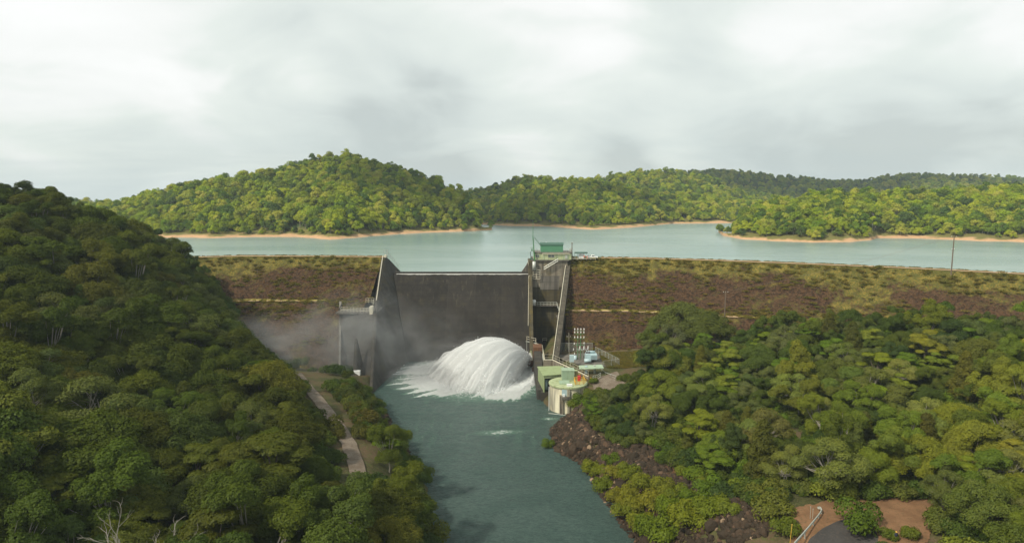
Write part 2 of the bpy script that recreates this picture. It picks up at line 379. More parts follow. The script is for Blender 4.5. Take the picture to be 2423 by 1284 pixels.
def jet_mat(name, lo, hi, a_edge):
    m, nt, o = new_mat(name); pos = wpos(nt)
    at = N(nt, 'ShaderNodeAttribute', attribute_name='thin')
    st = N(nt, 'ShaderNodeAttribute', attribute_name='streak')
    n = noise_(nt, st.outputs['Vector'], 1.0, 4, .6, .4)
    d = N(nt, 'ShaderNodeBsdfDiffuse'); d.inputs[0].default_value = (.96, .97, .97, 1)
    t = N(nt, 'ShaderNodeBsdfTranslucent'); t.inputs[0].default_value = (.96, .97, .97, 1)
    a = N(nt, 'ShaderNodeMixShader'); a.inputs[0].default_value = .62; nt.links.new(d.outputs[0], a.inputs[1]); nt.links.new(t.outputs[0], a.inputs[2])
    hn = math_(nt, 'ADD', n, noise_(nt, pos, 1.6, 5, .7, .5)); b = N(nt, 'ShaderNodeBump'); nt.links.new(hn, b.inputs['Height']); b.inputs['Strength'].default_value = .25; b.inputs['Distance'].default_value = .35
    nt.links.new(b.outputs[0], d.inputs['Normal'])
    tr = N(nt, 'ShaderNodeBsdfTransparent'); e = N(nt, 'ShaderNodeMixShader')
    al = smooth(nt, math_(nt, 'SUBTRACT', n, math_(nt, 'MULTIPLY', at.outputs['Fac'], a_edge)), lo, hi)
    al = math_(nt, 'MULTIPLY', al, .52)
    nt.links.new(al, e.inputs[0]); nt.links.new(tr.outputs[0], e.inputs[1]); nt.links.new(a.outputs[0], e.inputs[2])
    nt.links.new(e.outputs[0], o.inputs[0]); return m
M['jet'] = jet_mat('jet_water', .0, .22, .55)
M['drop'] = simple('spray_drop', (.9, .92, .92), .9, 0, .02)

# ------------------------------------------------------------------ the lie of the land
RIV = -35.6
_ly = [20, 100, 144, 164, 188, 205, 223, 243, 270, 293, 335]
_lx = [0, -10, -17, -20.5, -31, -37, -44, -52, -50, -46, -46]
_ry = [20, 100, 144, 160, 178, 189, 207, 216, 221, 228, 235, 243, 335]
_rx = [60, 34, 26, 23, 21, 14, 13, 17.5, 19.5, 12, 10.2, 9.6, 9.6]
def xl(y): return np.interp(y, _ly, _lx)
def xr(y): return np.interp(y, _ry, _rx)
CTRL = [  # ground heights, left hillside first
 (-36,110,-25),(-34,150,-24),(-40,167,-24),(-50,189,-24),(-65,217,-24),(-70,240,-26),(-90,262,-29.5),(-78,285,-34),(-64,256,-31.5),(-100,285,-27),
 (-46,120,-21),(-77,100,-24),(-100,130,-9),(-130,170,1),(-176,230,23),(-210,240,29),(-115,200,-4),(-158,270,16),(-122,270,-15),(-87,225,-21),
 (-85,165,-18),(-57,175,-23),(-166,292,7),(-155,312,3),(-162,330,7.5),(-190,300,18),(-128,300,-15),(-142,312,-4),
 (-250,330,18),(-205,360,6),(-260,380,4),(-178,345,2),(-150,350,-6),(-100,345,-18),(-300,250,46),(-300,150,46),(-240,180,36),(-180,140,20),(-160,80,10),(-90,50,-18),(-320,400,10),
 (20,240,-25.3),(45,240,-25),(45,262,-25),(30,268,-25.3),(18,262,-25.3),(32,225,-27),(30,212,-29.5),(30,195,-30),(34,180,-30),(40,165,-29),(50,150,-27),(42,135,-26.5),
 (80,225,-19),(75,255,-21),(110,262,-15),(110,240,-14),(150,240,-10),(175,225,-8.5),(210,215,-6),(100,200,-18),(150,200,-10),(80,150,-23),(120,135,-17),
 (61,122,-21.5),(81,129,-21.5),(57,131,-21.8),(51,116,-22),(70,110,-21),(95,120,-19),(85,112,-20.5),(42,112,-26),(100,95,-17),(150,90,-8),(60,60,-21),(200,160,0),(250,200,4),(300,250,10),(300,120,14),
 (0,345,-30),(60,345,-24),(100,345,-20),(200,300,-12),(260,270,-8),(320,250,0),(300,340,-15),(200,390,-20),(0,400,-30),(-100,400,-20),
]
_c = np.array(CTRL, float); _n = len(_c)
def _phi(r): return np.where(r > 0, r*r*np.log(np.maximum(r, 1e-9)), 0)
_S = 100.0
_d = np.sqrt(((_c[:, None, :2]-_c[None, :, :2])**2).sum(-1))/_S
_A = np.zeros((_n+3, _n+3)); _A[:_n, :_n] = _phi(_d) + np.eye(_n)*.004
_A[:_n, _n] = 1; _A[:_n, _n+1:] = _c[:, :2]/_S; _A[_n:, :_n] = _A[:_n, _n:].T
_w = np.linalg.solve(_A, np.concatenate([_c[:, 2], [0, 0, 0]]))
def land(x, y):
    x = np.asarray(x, float); y = np.asarray(y, float); s = _w[_n] + _w[_n+1]*x/_S + _w[_n+2]*y/_S
    for i in range(_n):
        s = s + _w[i]*_phi(np.sqrt((x-_c[i, 0])**2+(y-_c[i, 1])**2)/_S)
    far = np.clip((np.abs(x)-60)/60, 0, 1)
    return s + fbm(x/22, y/22, 4)*1.6*far
def ground_h(x, y):
    x = np.asarray(x, float); y = np.asarray(y, float); h = land(x, y)
    dl = xl(y)-x; dr = x-xr(y); d = np.maximum(dl, dr)
    bank = RIV-.9 + .95*np.maximum(d, 0) + fbm(x/3, y/3, 3)*.5
    h = np.where(d > 0, np.minimum(h, bank), -38.0)
    # keep the dam's own footprint clear of earth
    up = (y > 328) & (x > -156) & (x < 320); h = np.where(up, np.minimum(h, -3.0), h)
    return h
GX = np.arange(-340, 341, 2.0); GY = np.arange(24, 405, 2.0)
_gx, _gy = np.meshgrid(GX, GY); GZ = ground_h(_gx, _gy)
def gz(x, y):
    i = np.clip((np.asarray(x)-GX[0])/2.0, 0, len(GX)-1.001); j = np.clip((np.asarray(y)-GY[0])/2.0, 0, len(GY)-1.001)
    a = np.floor(i).astype(int); b = np.floor(j).astype(int); fa = i-a; fb = j-b
    return (GZ[b, a]*(1-fa)+GZ[b, a+1]*fa)*(1-fb)+(GZ[b+1, a]*(1-fa)+GZ[b+1, a+1]*fa)*fb
def grid_faces(ny, nx, wrap=False):
    i = np.arange(ny-1)[:, None]*nx; j = np.arange(nx-1)[None, :]; a = (i+j).ravel()
    return np.stack([a, a+1, a+nx+1, a+nx], 1)
me = np_mesh('ground', np.stack([_gx.ravel(), _gy.ravel(), GZ.ravel()], 1), grid_faces(len(GY), len(GX)), M['ground'], True)
tag(link('ground', me), kind='structure')

# lake: one sheet to the far side of the hills
yk = [352, 352, 352, 352, 352, 352]
V = [(-1900, 420, 0), (-170, 350, 0), (-170, 335, 0), (-59, 335, 0), (-59, 329, 0), (8, 329, 0), (8, 335, 0), (60, 335, 0), (140, 305, 0), (270, 262, 0), (420, 215, 0), (1900, 215, 0), (1900, 2000, 0), (-1900, 2000, 0)]
mb = MB(); mb.add(V, [tuple(range(len(V)))]); tag(mb.build('lake', M['lake']), kind='structure')
mb = MB(); mb.box(-1950, 1950, 200, 2050, -38.5, -38.2); tag(mb.build('lake_bed', M['ground']), kind='structure')

# river
rx = np.arange(-62, 70, .8); ry = np.concatenate([np.arange(40, 130, 4), np.arange(130, 331, .8)])
X, Y = np.meshgrid(rx, ry)
Z = RIV + fbm(X/9, Y/9, 3)*.12 + fbm(X/2.6+40, Y/2.0, 3)*.13
JO = np.array([8.6, 283.0, -30.8])
# foam where the jet lands and streams away from it
dx = X-JO[0]; dy = Y-JO[1]; rr = np.hypot(dx, dy); an = np.degrees(np.arctan2(-dy, -dx))   # 0 = towards -x, 90 = towards the camera
reach = np.interp(an, [-60, -20, 0, 20, 40, 60, 80, 95, 130], [8, 28, 46, 54, 51, 47, 40, 27, 6])
st = fbm(an/4.5, rr/60, 3)
edge = reach*(1+.42*st)
foam = np.clip((edge-rr)/9+.5, 0, 1)*1.25
foam = np.maximum(foam, .40*np.exp(-((rr-reach)/10)**2)*(rr > reach*.8))
st2 = fbm(X/1.6, Y/9, 3); foam = np.maximum(foam, np.clip((st2-.18)*2.2, 0, .24)*np.exp(-((Y-238)/16)**2)*np.exp(-((X+22)/22)**2)); foam = np.maximum(foam, np.clip((fbm(X/2.2+9, Y/14, 3)-.25)*2.4, 0, .2)*np.exp(-((Y-205)/24)**2))
# rapids below the power house
pt = P(1185, 1022, RIV); e = ((X-pt.x)/9)**2+((Y-pt.y-(X-pt.x)*.12)/2.6)**2; foam = np.maximum(foam, .50*np.exp(-e))
pt = P(1300, 990, RIV); e = ((X-pt.x)/3)**2+((Y-pt.y)/1.6)**2; foam = np.maximum(foam, .55*np.exp(-e))
Z = Z + np.clip(foam-.2, 0, 1)*(fbm(X/1.3, Y/1.3, 2)*.5)
me = np_mesh('river', np.stack([X.ravel(), Y.ravel(), Z.ravel()], 1), grid_faces(len(ry), len(rx)), M['river'], True)
a = me.attributes.new('foam', 'FLOAT', 'POINT'); a.data.foreach_set('value', foam.ravel().astype(np.float32))
tag(link('river', me), kind='structure')

# draped sheets: tracks and the road
def drape(name, poly_l, poly_r, mat, lift=.14, n=60, m=6, jag=.15):
    def samp(pl, t):
        d = np.concatenate([[0], np.cumsum([math.dist(pl[i][:2], pl[i+1][:2]) for i in range(len(pl)-1)])]); s = t*d[-1]
        return np.interp(s, d, [p[0] for p in pl]), np.interp(s, d, [p[1] for p in pl])
    V = []
    for i in range(n):
        t = i/(n-1); a = samp(poly_l, t); b = samp(poly_r, t)
        for k in range(m):
            w = k/(m-1); w = w if 0 < k < m-1 else w+(-1 if k == 0 else 1)*.5*float(fbm(i*.45+(7 if k else 0), 1.7, 3))*min(1, jag); x = a[0]*(1-w)+b[0]*w; y = a[1]*(1-w)+b[1]*w; V.append((x, y, float(gz(x, y))+lift))
    me = np_mesh(name, V, grid_faces(n, m), mat, True); return tag(link(name, me), kind='structure')
TRK = [P(u, v, z) for u, v, z in [(700,885,-24),(722,915,-24),(765,965,-24),(800,1010,-24),(826,1055,-24),(842,1100,-24),(850,1145,-24),(850,1200,-24),(846,1290,-24.6)]]
def offs(pl, w):
    o = []
    for i, p in enumerate(pl):
        d = (Vector(pl[min(i+1, len(pl)-1)])-Vector(pl[max(i-1, 0)])); d.z = 0; d.normalize(); o.append(Vector(p)+Vector((d.y, -d.x, 0))*w)
    return o
drape('track', offs(TRK, -1.9), offs(TRK, 1.9), M['track'], .38)
T2 = [P(u, v, z) for u, v, z in [(1480,1058,-30),(1560,1090,-29.5),(1620,1130,-29),(1665,1190,-28.5)]]
drape('bank_track', offs(T2, -1.6), offs(T2, 1.6), M['dirt'], .16)
A = [P(u, v, -21.6) for u, v in [(1872,1205),(1960,1186),(2080,1180),(2205,1176),(2215,1200)]]
B = [P(u, v, -21.6) for u, v in [(1870,1330),(1980,1330),(2100,1330),(2190,1300),(2225,1225)]]
drape('dirt_clearing', A, B, M['dirt'], .14, 70, 24, .16)
A = [P(u, v, -21.6) for u, v in [(1885,1330),(1915,1272),(1950,1250),(1990,1235),(2028,1228)]]
B = [P(u, v, -21.6) for u, v in [(2075,1330),(2078,1290),(2076,1268),(2060,1250),(2036,1230)]]
drape('road', A, B, M['asphalt'], .20, 40, 12, .05)
A = [P(u, v, -25) for u, v in [(1400,893),(1425,885),(1460,876)]]; B = [P(u, v, -25) for u, v in [(1410,915),(1450,908),(1480,900)]]
drape('yard', A, B, M['track'], .1, 20, 8)
A = [P(u, v, -17) for u, v in [(1690,760),(1700,778),(1696,800)]]; B = [P(u, v, -17) for u, v in [(1716,770),(1718,786),(1714,812)]]

# ------------------------------------------------------------------ the dam
def embankment(name, crest, prof, label, nseg, cover):
    """crest: points along the downstream edge of the crest; prof: (distance downstream, height)"""
    d = np.concatenate([[0], np.cumsum([math.dist(crest[i][:2], crest[i+1][:2]) for i in range(len(crest)-1)])])
    n = int(d[-1]/nseg)+1; s = np.linspace(0, d[-1], n)
    cx = np.interp(s, d, [c[0] for c in crest]); cy = np.interp(s, d, [c[1] for c in crest])
    tx = np.gradient(cx); ty = np.gradient(cy); L = np.hypot(tx, ty); tx /= L; ty /= L
    k = np.ones(9)/9; tx = np.convolve(np.pad(tx, 4, 'edge'), k, 'valid'); ty = np.convolve(np.pad(ty, 4, 'edge'), k, 'valid')
    nx, ny = ty, -tx
    sg = np.where(ny > 0, -1, 1); nx = nx*sg; ny = ny*sg
    pd = [p[0] for p in prof]; pz = [p[1] for p in prof]; dl = np.concatenate([[0], np.cumsum(np.hypot(np.diff(pd), np.diff(pz)))])
    m = int(dl[-1]/nseg)+1; q = np.unique(np.concatenate([np.linspace(0, dl[-1], m), dl])); PD = np.interp(q, dl, pd); PZ = np.interp(q, dl, pz); m = len(q)
    X = cx[:, None]+nx[:, None]*PD[None]; Y = cy[:, None]+ny[:, None]*PD[None]; Z = np.repeat(PZ[None], n, 0)
    am = np.where((PD > 1.0) & (np.gradient(PZ) < -.05), 1.0, .12)[None]
    b = (fbm(s[:, None]/2.2+0*PD, PD[None]/2.2+0*s[:, None]+9, 3)*.55 + fbm(s[:, None]/14+0*PD, PD[None]/9+0*s[:, None], 2)*.7)*am
    X = X+nx[:, None]*b*.5; Y = Y+ny[:, None]*b*.5; Z = Z+b*.45
    root = empty(name, (float(cx[n//2]), float(cy[n//2]), 0), *label)
    off = np.array([cx[n//2], cy[n//2], 0])
    me = np_mesh('rock_slope', np.stack([X.ravel(), Y.ravel(), Z.ravel()], 1)-off, grid_faces(n, m), M['rockfill'], False)
    link('rock_slope', me, root)
    return root, (cx, cy, nx, ny, off)
CR = [P(u, v, 8) for u, v in [(1343,611),(1500,612.5),(1700,618),(1900,626),(2100,634),(2250,641.5),(2423,650.5),(2700,668)]]
CL = [P(u, v, 8) for u, v in [(907,609.5),(800,608.5),(700,608),(560,607.5),(430,611)]]
rootR, eR = embankment('rockfill_embankment', CR, [(-14,-3),(-6.8,7.8),(-6,8),(0,8),(29,-12.2),(33,-12.5),(53,-26),(60,-30)], ('long rockfill dam embankment with grassy dark rock slope right of the concrete spillway', 'dam'), .9, None)
rootL, eL = embankment('rockfill_embankment', CL, [(-14,-3),(-6.8,7.8),(-6,8),(0,8),(25,-9.8),(30,-10.1),(52,-25),(62,-32)], ('shorter rockfill dam embankment with one bench between spillway and left forest hillside', 'dam'), .9, None)
def strip(name, e, d0, d1, z0, z1, mat, parent, s0=0, s1=None, lift=.0):
    cx, cy, nx, ny, off = e; V = []; sl = slice(s0, s1)
    for x, y, a, b in zip(cx[sl], cy[sl], nx[sl], ny[sl]):
        j = float(fbm(x/3, y/3, 3))*.35
        V += [(x+a*(d0+j), y+b*(d0+j), z0), (x+a*(d1+j), y+b*(d1+j), z1)]
    V = np.array(V)-off; me = np_mesh(name, V, grid_faces(len(V)//2, 2), mat); return link(name, me, parent)
strip('crest_track', eR, -5.2, -.9, 8.22, 8.22, M['crest'], rootR, 18)
strip('crest_track', eL, -5.2, -.9, 8.22, 8.22, M['crest'], rootL)
strip('bench_track', eL, 26.4, 29.0, -9.45, -9.5, M['crest'], rootL, 26)
strip('bench_track', eR, 30.6, 32.8, -11.95, -12.1, M['crest'], rootR, 0, 95)

strip('bench_grass', eR, 28.6, 30.5, -11.9, -11.95, M['bench_grass'], rootR, 0, 130)
strip('bench_grass', eL, 24.4, 26.3, -9.3, -9.4, M['bench_grass'], rootL, 20)
# spillway
root = empty('spillway', (-25, 310, -36), 'dark stained concrete spillway wall with thin white water line along its crest', 'spillway'); O_ = root.location
prof = [(336,-6),(333.5,-1.2),(331,-.15),(329,.35),(327.6,.30),(326,-.35),(324.4,-1.6),(322.4,-3.6),(293,-35.6),(289,-40)]
py = [p[0] for p in prof]; pz = [p[1] for p in prof]
def wx(z): return float(np.interp(z, [-40, -35.6, 0, 8], [-44.5, -45.9, -57.5, -63.2]))   # left training wall face
q = np.concatenate([np.linspace(0, 7, 15), np.linspace(7, 8, 40)[1:], [9]]); PY = np.interp(q, range(10), py); PZ = np.interp(q, range(10), pz)
V = []; nx_ = 60
for y, z in zip(PY, PZ):
    for i in range(nx_): x0 = wx(z)-.8; V.append((x0+(8.8-x0)*i/(nx_-1)-O_.x, y-O_.y, z-O_.z))
link('spillway_face', np_mesh('spillway_face', V, grid_faces(len(PY), nx_), M['spill'], True), root)
MB(O_).box(-58, 8, 329.0, 329.7, -1, .85).build('crest_kerb', M['wall_dark'], root)
V = []
for i in range(200):
    x = -57.0+65*i/199; w = .25*float(fbm(x/1.5, 3, 2))
    V += [(x-O_.x, 326.75-O_.y, .14-O_.z), (x-O_.x, 326.45-O_.y, .0-O_.z), (x-O_.x, 326.2-w*.8-O_.y, -.14-w*.6-O_.z)]
link('crest_water', np_mesh('crest_water', V, grid_faces(200, 3), M['lip']), root)

# left training wall
def shell(name, top, bot, thick, mat, parent, nu=24, nv=10):
    """wall between two polylines with the thickness vector given"""
    def rs(pl, n):
        d = np.concatenate([[0], np.cumsum([(Vector(pl[i+1])-Vector(pl[i])).length for i in range(len(pl)-1)])]); s = np.linspace(0, d[-1], n)
        return np.stack([np.interp(s, d, [p[k] for p in pl]) for k in range(3)], 1)
    T = rs(top, nu); B = rs(bot, nu); G = np.stack([T*(1-j/(nv-1))+B*j/(nv-1) for j in range(nv)]); tv = np.array(thick)
    G2 = G+tv; V = np.concatenate([G.reshape(-1, 3), G2.reshape(-1, 3)]); f = grid_faces(nv, nu); f2 = f[:, ::-1]+nv*nu
    ed = []
    k = nv*nu; idx = lambda j, i: j*nu+i
    for i in range(nu-1): ed += [(idx(0,i), idx(0,i)+k, idx(0,i+1)+k, idx(0,i+1)), (idx(nv-1,i), idx(nv-1,i+1), idx(nv-1,i+1)+k, idx(nv-1,i)+k)]
    for j in range(nv-1): ed += [(idx(j,0), idx(j+1,0), idx(j+1,0)+k, idx(j,0)+k), (idx(j,nu-1), idx(j,nu-1)+k, idx(j+1,nu-1)+k, idx(j+1,nu-1))]
    off = parent.location if parent else Vector((0,0,0))
    me = np_mesh(name, V-np.array(off), np.concatenate([f, f2, np.array(ed)]), mat); return link(name, me, parent)
root = empty('training_wall', (-55, 280, -36), 'tall dark concrete training wall left of the spillway, partly veiled by spray', 'dam wall'); O_ = root.location
L0, L1, L2, L3 = (-63.2,328,8.7), (-61.6,302,-9.4), (-58.3,283,-12), (-52.6,244,-36)
shell('wall_face', [(-55.8,332.5,.4), (-61.5,331.5,7), L0, L1, L2, L3], [(-57.5,330,-1),(-52.6,309,-18),(-45.9,293,-37.5),(-49.5,270,-37.5),(-52.6,243,-37.5)], (-1.3,.2,0), M['wall_dark'], root, 40, 16)
mb = MB(O_); mb.hexa([(-63.2,328.2,8),(-62.2,328.2,8),(-62.2,331,8),(-63.2,331,8),(-63.2,328.2,9.2),(-62.2,328.2,9.2),(-62.2,331,9.2),(-63.2,331,9.2)])
mb.path([(-63.7,327.6,9.0),(-62.1,301.7,-9.0)], .22, n=4); mb.build('coping', M['cream'], root)
MB(O_).rail([(-62.4,331,9.1),(-60.5,332,6.2),(-56.5,332.6,1.2)], 2.6, .05, 1.6, 3).rail([(-63.6,328,9.1),(-62,331,9.1)], 2.6, .05, 1, 3).build('railing', M['steel'], root)
MB(O_).hexa([(-61.2,330,.2),(-56.6,330,.2),(-56.6,331.5,.2),(-61.2,331.5,.2),(-61.6,330,3.4),(-61.0,330,3.4),(-61.0,331.5,3.4),(-61.6,331.5,3.4)]).build('buttress', M['wall_grey'], root)
MB(O_).rail([(-66.5,299.5,-10.0),(-62.6,299.5,-10.0),(-62.6,296,-10.6)], 2.2, .06, 1.3, 3).rail([(-75,288,-11.8),(-61.5,285,-11.8)], 2.0, .06, 1.5, 3).build('platform_railing', M['cream'], root)
MB(O_).hexa([(-61.6,284,-12.4),(-60.2,284,-12.4),(-60.2,287,-12.4),(-61.6,287,-12.4),(-61.6,284,-9.0),(-60.2,284,-9.0),(-60.2,287,-9.0),(-61.6,287,-9.0)]).build('end_pillar', M['cream'], root)
# recessed abutment behind it
root = empty('abutment_wall', (-68, 285, -36), 'misty concrete abutment wall stepping down between left embankment and training wall', 'dam wall'); O_ = root.location
shell('wall_face', [(-77,298,-9.6),(-76.6,290,-11.9),(-66,286,-11.9),(-59,284,-11.9)], [(-70.8,272,-33),(-66,262,-37),(-60,255,-37.5),(-53.5,250,-37.5)], (0,3,-.6), M['wall_dark'], root, 30, 12)
MB(O_).hexa([(-69.8,262,-38),(-69.0,262,-38),(-77.4,298,-38),(-78.4,298,-38),(-69.8,262,-29.5),(-69.0,262,-29.5),(-77.4,299,-9.0),(-78.4,299,-9.0)]).build('wing_wall', M['wall_grey'], root)
MB(O_).box(-76.6, -59, 285.2, 299.5, -12.4, -11.85).build('platform', M['wall_grey'], root)
# curved toe wall
root = empty('river_wall', (-56, 245, -36), 'low curved dark concrete wall sloping into the river below the left spillway abutment', 'river wall'); O_ = root.location
shell('wall_face', [Q(845,800,266),Q(843,850,260),Q(842,900,252),Q(848,935,246),Q(860,962,238),Q(880,985,226)], [(-58,262,-37.5),(-56.5,257,-37.5),(-54.5,251,-37.5),(-53,246,-37.5),(-51,238,-37.5),(-47,226,-37.5)], (-1.0,-.3,0), M['wall_dark'], root, 30, 8)
mb = MB(O_); pl = [Q(845,800,266),Q(843,850,260),Q(842,900,252),Q(848,935,246),Q(860,962,238),Q(880,985,226)]
for a, b in zip(pl[2:], pl[3:]): mb.tube(a+Vector((-.5,-.1,.1)), b+Vector((-.5,-.1,.1)), .4, n=4)
mb.build('coping', M['wall_grey'], root)
MB(O_).box(-62.2, -59.6, 254.6, 256.2, -31.5, -29.4).build('pump_box', M['white'], root)

# ------------------------------------------------------------------ outlet tower, piers and river wall on the right
root = empty('outlet_tower', (18, 318, -36), 'stained concrete outlet tower with white stairs and balcony at the spillway right end', 'tower'); O_ = root.location
MB(O_).box(9.6, 26.6, 318, 334, -5.2, 7.45).build('upper_shaft', M['tower'], root)
MB(O_).box(9.62, 26.58, 318.02, 334, -16, -5.203).build('middle_shaft', M['tower_low'], root)
MB(O_).box(9.9, 24, 313.5, 317.99, -32, -13.2).build('lower_shaft', M['tower_low'], root)
MB(O_).box(9.3, 27.2, 317.2, 334.4, 7.452, 7.95).build('deck_slab', M['wall_grey'], root)
MB(O_).box(13.5, 22.6, 317.82, 317.99, -6.5, .2).build('repair_panel', M['wall_grey'], root)
mb = MB(O_)   # nose pier beside the spillway, sloping with it
mb.hexa([(7.9,282.5,-38),(9.6,282.5,-38),(9.6,322,-38),(7.9,322,-38),(7.9,316.5,1),(9.6,316.5,1),(9.6,322,1),(7.9,322,1)])
mb.hexa([(7.9,316.5,1.002),(9.58,316.5,1.002),(9.58,333,1.002),(7.9,333,1.002),(7.9,317.5,7.4),(9.58,317.5,7.4),(9.58,330,7.4),(7.9,331,7.4)])
mb.build('nose_pier', M['tower_low'], root)
MB(O_).hexa([(3.6,329.8,-1),(7.88,329.8,-1),(7.88,331.4,-1),(3.6,331.4,-1),(7.2,329.8,4.2),(7.88,329.8,5.6),(7.88,331.4,5.6),(7.2,331.4,4.2)]).build('crest_wing', M['wall_grey'], root)
MB(O_).rail([(7.9,322,4.6),(7.9,328,5.2)], 1.4, .05, 1.5).build('pier_railing', M['cream'], root)
st = MB(O_); a, b = Vector(Q(1287,637,317.2)), Vector(Q(1320,617,317.2))
for dz in (0, 1.05): st.tube(a+Vector((0,0,dz)), b+Vector((0,0,dz)), .09, n=4); st.tube(a+Vector((0,-.9,dz)), b+Vector((0,-.9,dz)), .09, n=4)
for k in range(13): p = a.lerp(b, k/12); st.add([p+Vector((-.15,0,0)), p+Vector((-.15,-.9,0)), p+Vector((.2,-.9,0)), p+Vector((.2,0,0))], [(0,1,2,3)])
for k in range(7): p = a.lerp(b, k/6); st.tube(p, p+Vector((0,0,1.05)), .05, n=4); st.tube(p+Vector((0,-.9,0)), p+Vector((0,-.9,1.05)), .05, n=4)
st.build('staircase', M['steel'], root)
c = MB(O_)   # ladder cage
x0, x1 = Q(1261.3,650,316.8).x, Q(1278,650,316.8).x; xm = (x0+x1)/2; z0, z1 = Q(1270,659.5,316.8).z, Q(1270,638.5,316.8).z; zt = Q(1270,633.5,316.8).z
for x, t in ((x0, zt), (xm, zt), (x1, z1)): c.tube((x,316.8,z0), (x,316.8,t), .11, n=4); c.tube((x,317.9,z0), (x,317.9,t), .08, n=4)
for k in range(5): z = z0+(z1-z0)*k/4; c.tube((x0,316.8,z), (x1,316.8,z), .10, n=4); c.tube((x0,316.8,z), (x0,317.9,z), .06, n=4); c.tube((x1,316.8,z), (x1,317.9,z), .06, n=4)
c.build('ladder_cage', M['cream'], root)
h = Q(1264,614,316); MB(O_).lathe((h.x, 316.6, 0), [(0,7.3),(.85,7.3),(.85,3.0),(0,3.0)], 14).build('hoist_hopper', M['steel'], root, True)
MB(O_).box(10.3, 21.3, 311.6, 313.48, -13.5, -13.2).build('balcony_slab', M['wall_grey'], root)
MB(O_).rail([(10.5,311.8,-13.2),(21.2,311.8,-13.2)], 1.6, .07, 1.6, 2).rail([(21.2,311.8,-13.2),(22.6,303,-17.6),(24.4,303,-17.6)], 1.6, .08, 2.2, 2).build('balcony_railing', M['steel'], root)
MB(O_).box(20.9, 23.0, 302.4, 311.6, -18, -17.7).build('landing_slab', M['wall_grey'], root)
h = Q(1263.5,712,312.6); MB(O_).lathe((h.x, 312.6, -13.19), [(0,0),(.95,0),(.95,2.2),(.7,2.6),(0,2.75)], 16).build('balcony_tank', M['white'], root, True)
mb = MB(O_); mb.path([Q(1251.3,652.5,316),Q(1251.0,655,315.6),Q(1250.6,690,311),Q(1250.2,720,306),Q(1249.8,770,297)], .10, n=5); mb.path([Q(1251.3,652.5,316),Q(1261,652.3,316.5)], .1, n=5); mb.build('drain_pipe', M['cream'], root)
MB(O_).hexa([(9.6,285,-37),(24,285,-37),(24,316,-37),(9.6,316,-37),(9.6,262,-36.4),(20,262,-36.4),(24,313.4,-30),(9.6,313.4,-30)]).build('chute_floor', M['spill'], root)
mb = MB(O_); g0 = Q(1284,790,309); mb.rail([(g0.x,309,-29.9),(g0.x+2.0,309,-29.9)], 1.5, .07, 2, 2); mb.build('chute_guard', M['cream'], root)

root = empty('training_wall', (21, 290, -36), 'sloping grey concrete training wall with pale coping beside the outlet tower', 'dam wall'); O_ = root.location
T0, T1 = Vector((26.9,326,8.7)), Vector((15.9,254.5,-24.6))
mb = MB(O_); tv = Vector((2.1,.2,0))
mb.hexa([(15.9,254.5,-38),(18.0,254.7,-38),(29.0,326.2,-38),(26.9,326,-38), T1, T1+tv, T0+tv, T0]); mb.build('wall_body', M['wall_slope'], root)
mb = MB(O_); mb.hexa([T1+Vector((1.9,0,.003)), T1+Vector((2.3,0,.003)), T0+Vector((2.3,0,.003)), T0+Vector((1.9,0,.003)), T1+Vector((1.9,0,.25)), T1+Vector((2.3,0,.25)), T0+Vector((2.3,0,.25)), T0+Vector((1.9,0,.25))]); mb.build('outer_coping', M['wall_slope'], root); mb = MB(O_)
mb.hexa([T1+Vector((-.12,0,.003)), T1+Vector((.10,0,.003)), T0+Vector((.10,0,.003)), T0+Vector((-.12,0,.003)), T1+Vector((-.12,0,.4)), T1+Vector((.10,0,.4)), T0+Vector((.10,0,.4)), T0+Vector((-.12,0,.4))]); mb.build('coping', M['cream'], root)

root = empty('river_wall', (11, 270, -36), 'dark concrete wall along the right river edge beside the white water jet', 'river wall'); O_ = root.location
mb = MB(O_); mb.hexa([(9.0,238,-38),(12.0,238,-38),(12.6,286,-38),(9.0,286,-38),(9.4,238,-32),(12.0,238,-32),(12.6,286,-27.2),(9.4,286,-27.2)]); mb.build('wall_body', M['wall_dark'], root)
MB(O_).box(9.2, 12.9, 281, 288, -33, -26.2).build('valve_block', M['rust'], root)
mb = MB(O_); W = [Q(1246.5,806,296),Q(1268,811,292),Q(1268,822,290),Q(1283,826,288),Q(1290,866,256)]
mb.rail([w for w in W], 2.0, .085, 3.0, 2); mb.build('walkway_railing', M['cream'], root)
mb = MB(O_)
for a, b in zip(W, W[1:]): mb.hexa([a+Vector((-.5,-.3,-.3)), a+Vector((.5,-.3,-.3)), b+Vector((.5,.3,-.3)), b+Vector((-.5,.3,-.3)), a+Vector((-.5,-.3,-.1)), a+Vector((.5,-.3,-.1)), b+Vector((.5,.3,-.1)), b+Vector((-.5,.3,-.1))])
for w in W[:4]: mb.tube(w-Vector((0,0,6)), w, .12, n=5)
mb.build('walkway', M['steel'], root)
for (u, v, YY) in ((1256,843,284),(1268,857,278)):
    p = Q(u, v, YY); m2 = MB(O_)
    for s in (-1, 1): m2.tube((p.x+s*1.1, YY, p.z-2.4), (p.x+s*.15, YY, p.z+2.6), .17, n=5)
    for k in (0, .35, .65): w = 1.1-k*.95; m2.tube((p.x-w, YY, p.z-2.2+k*4.8), (p.x+w, YY, p.z-2.2+k*4.8), .12, n=5)
    fr = m2.build('valve_frame', M['green_pale'], root)
    MB(O_).tube((p.x-1.6, YY-.3, p.z-3.2), (p.x+1.2, YY-.3, p.z-3.0), 1.15, 1.3, 14).build('outlet_valve', M['rust'], root, True)

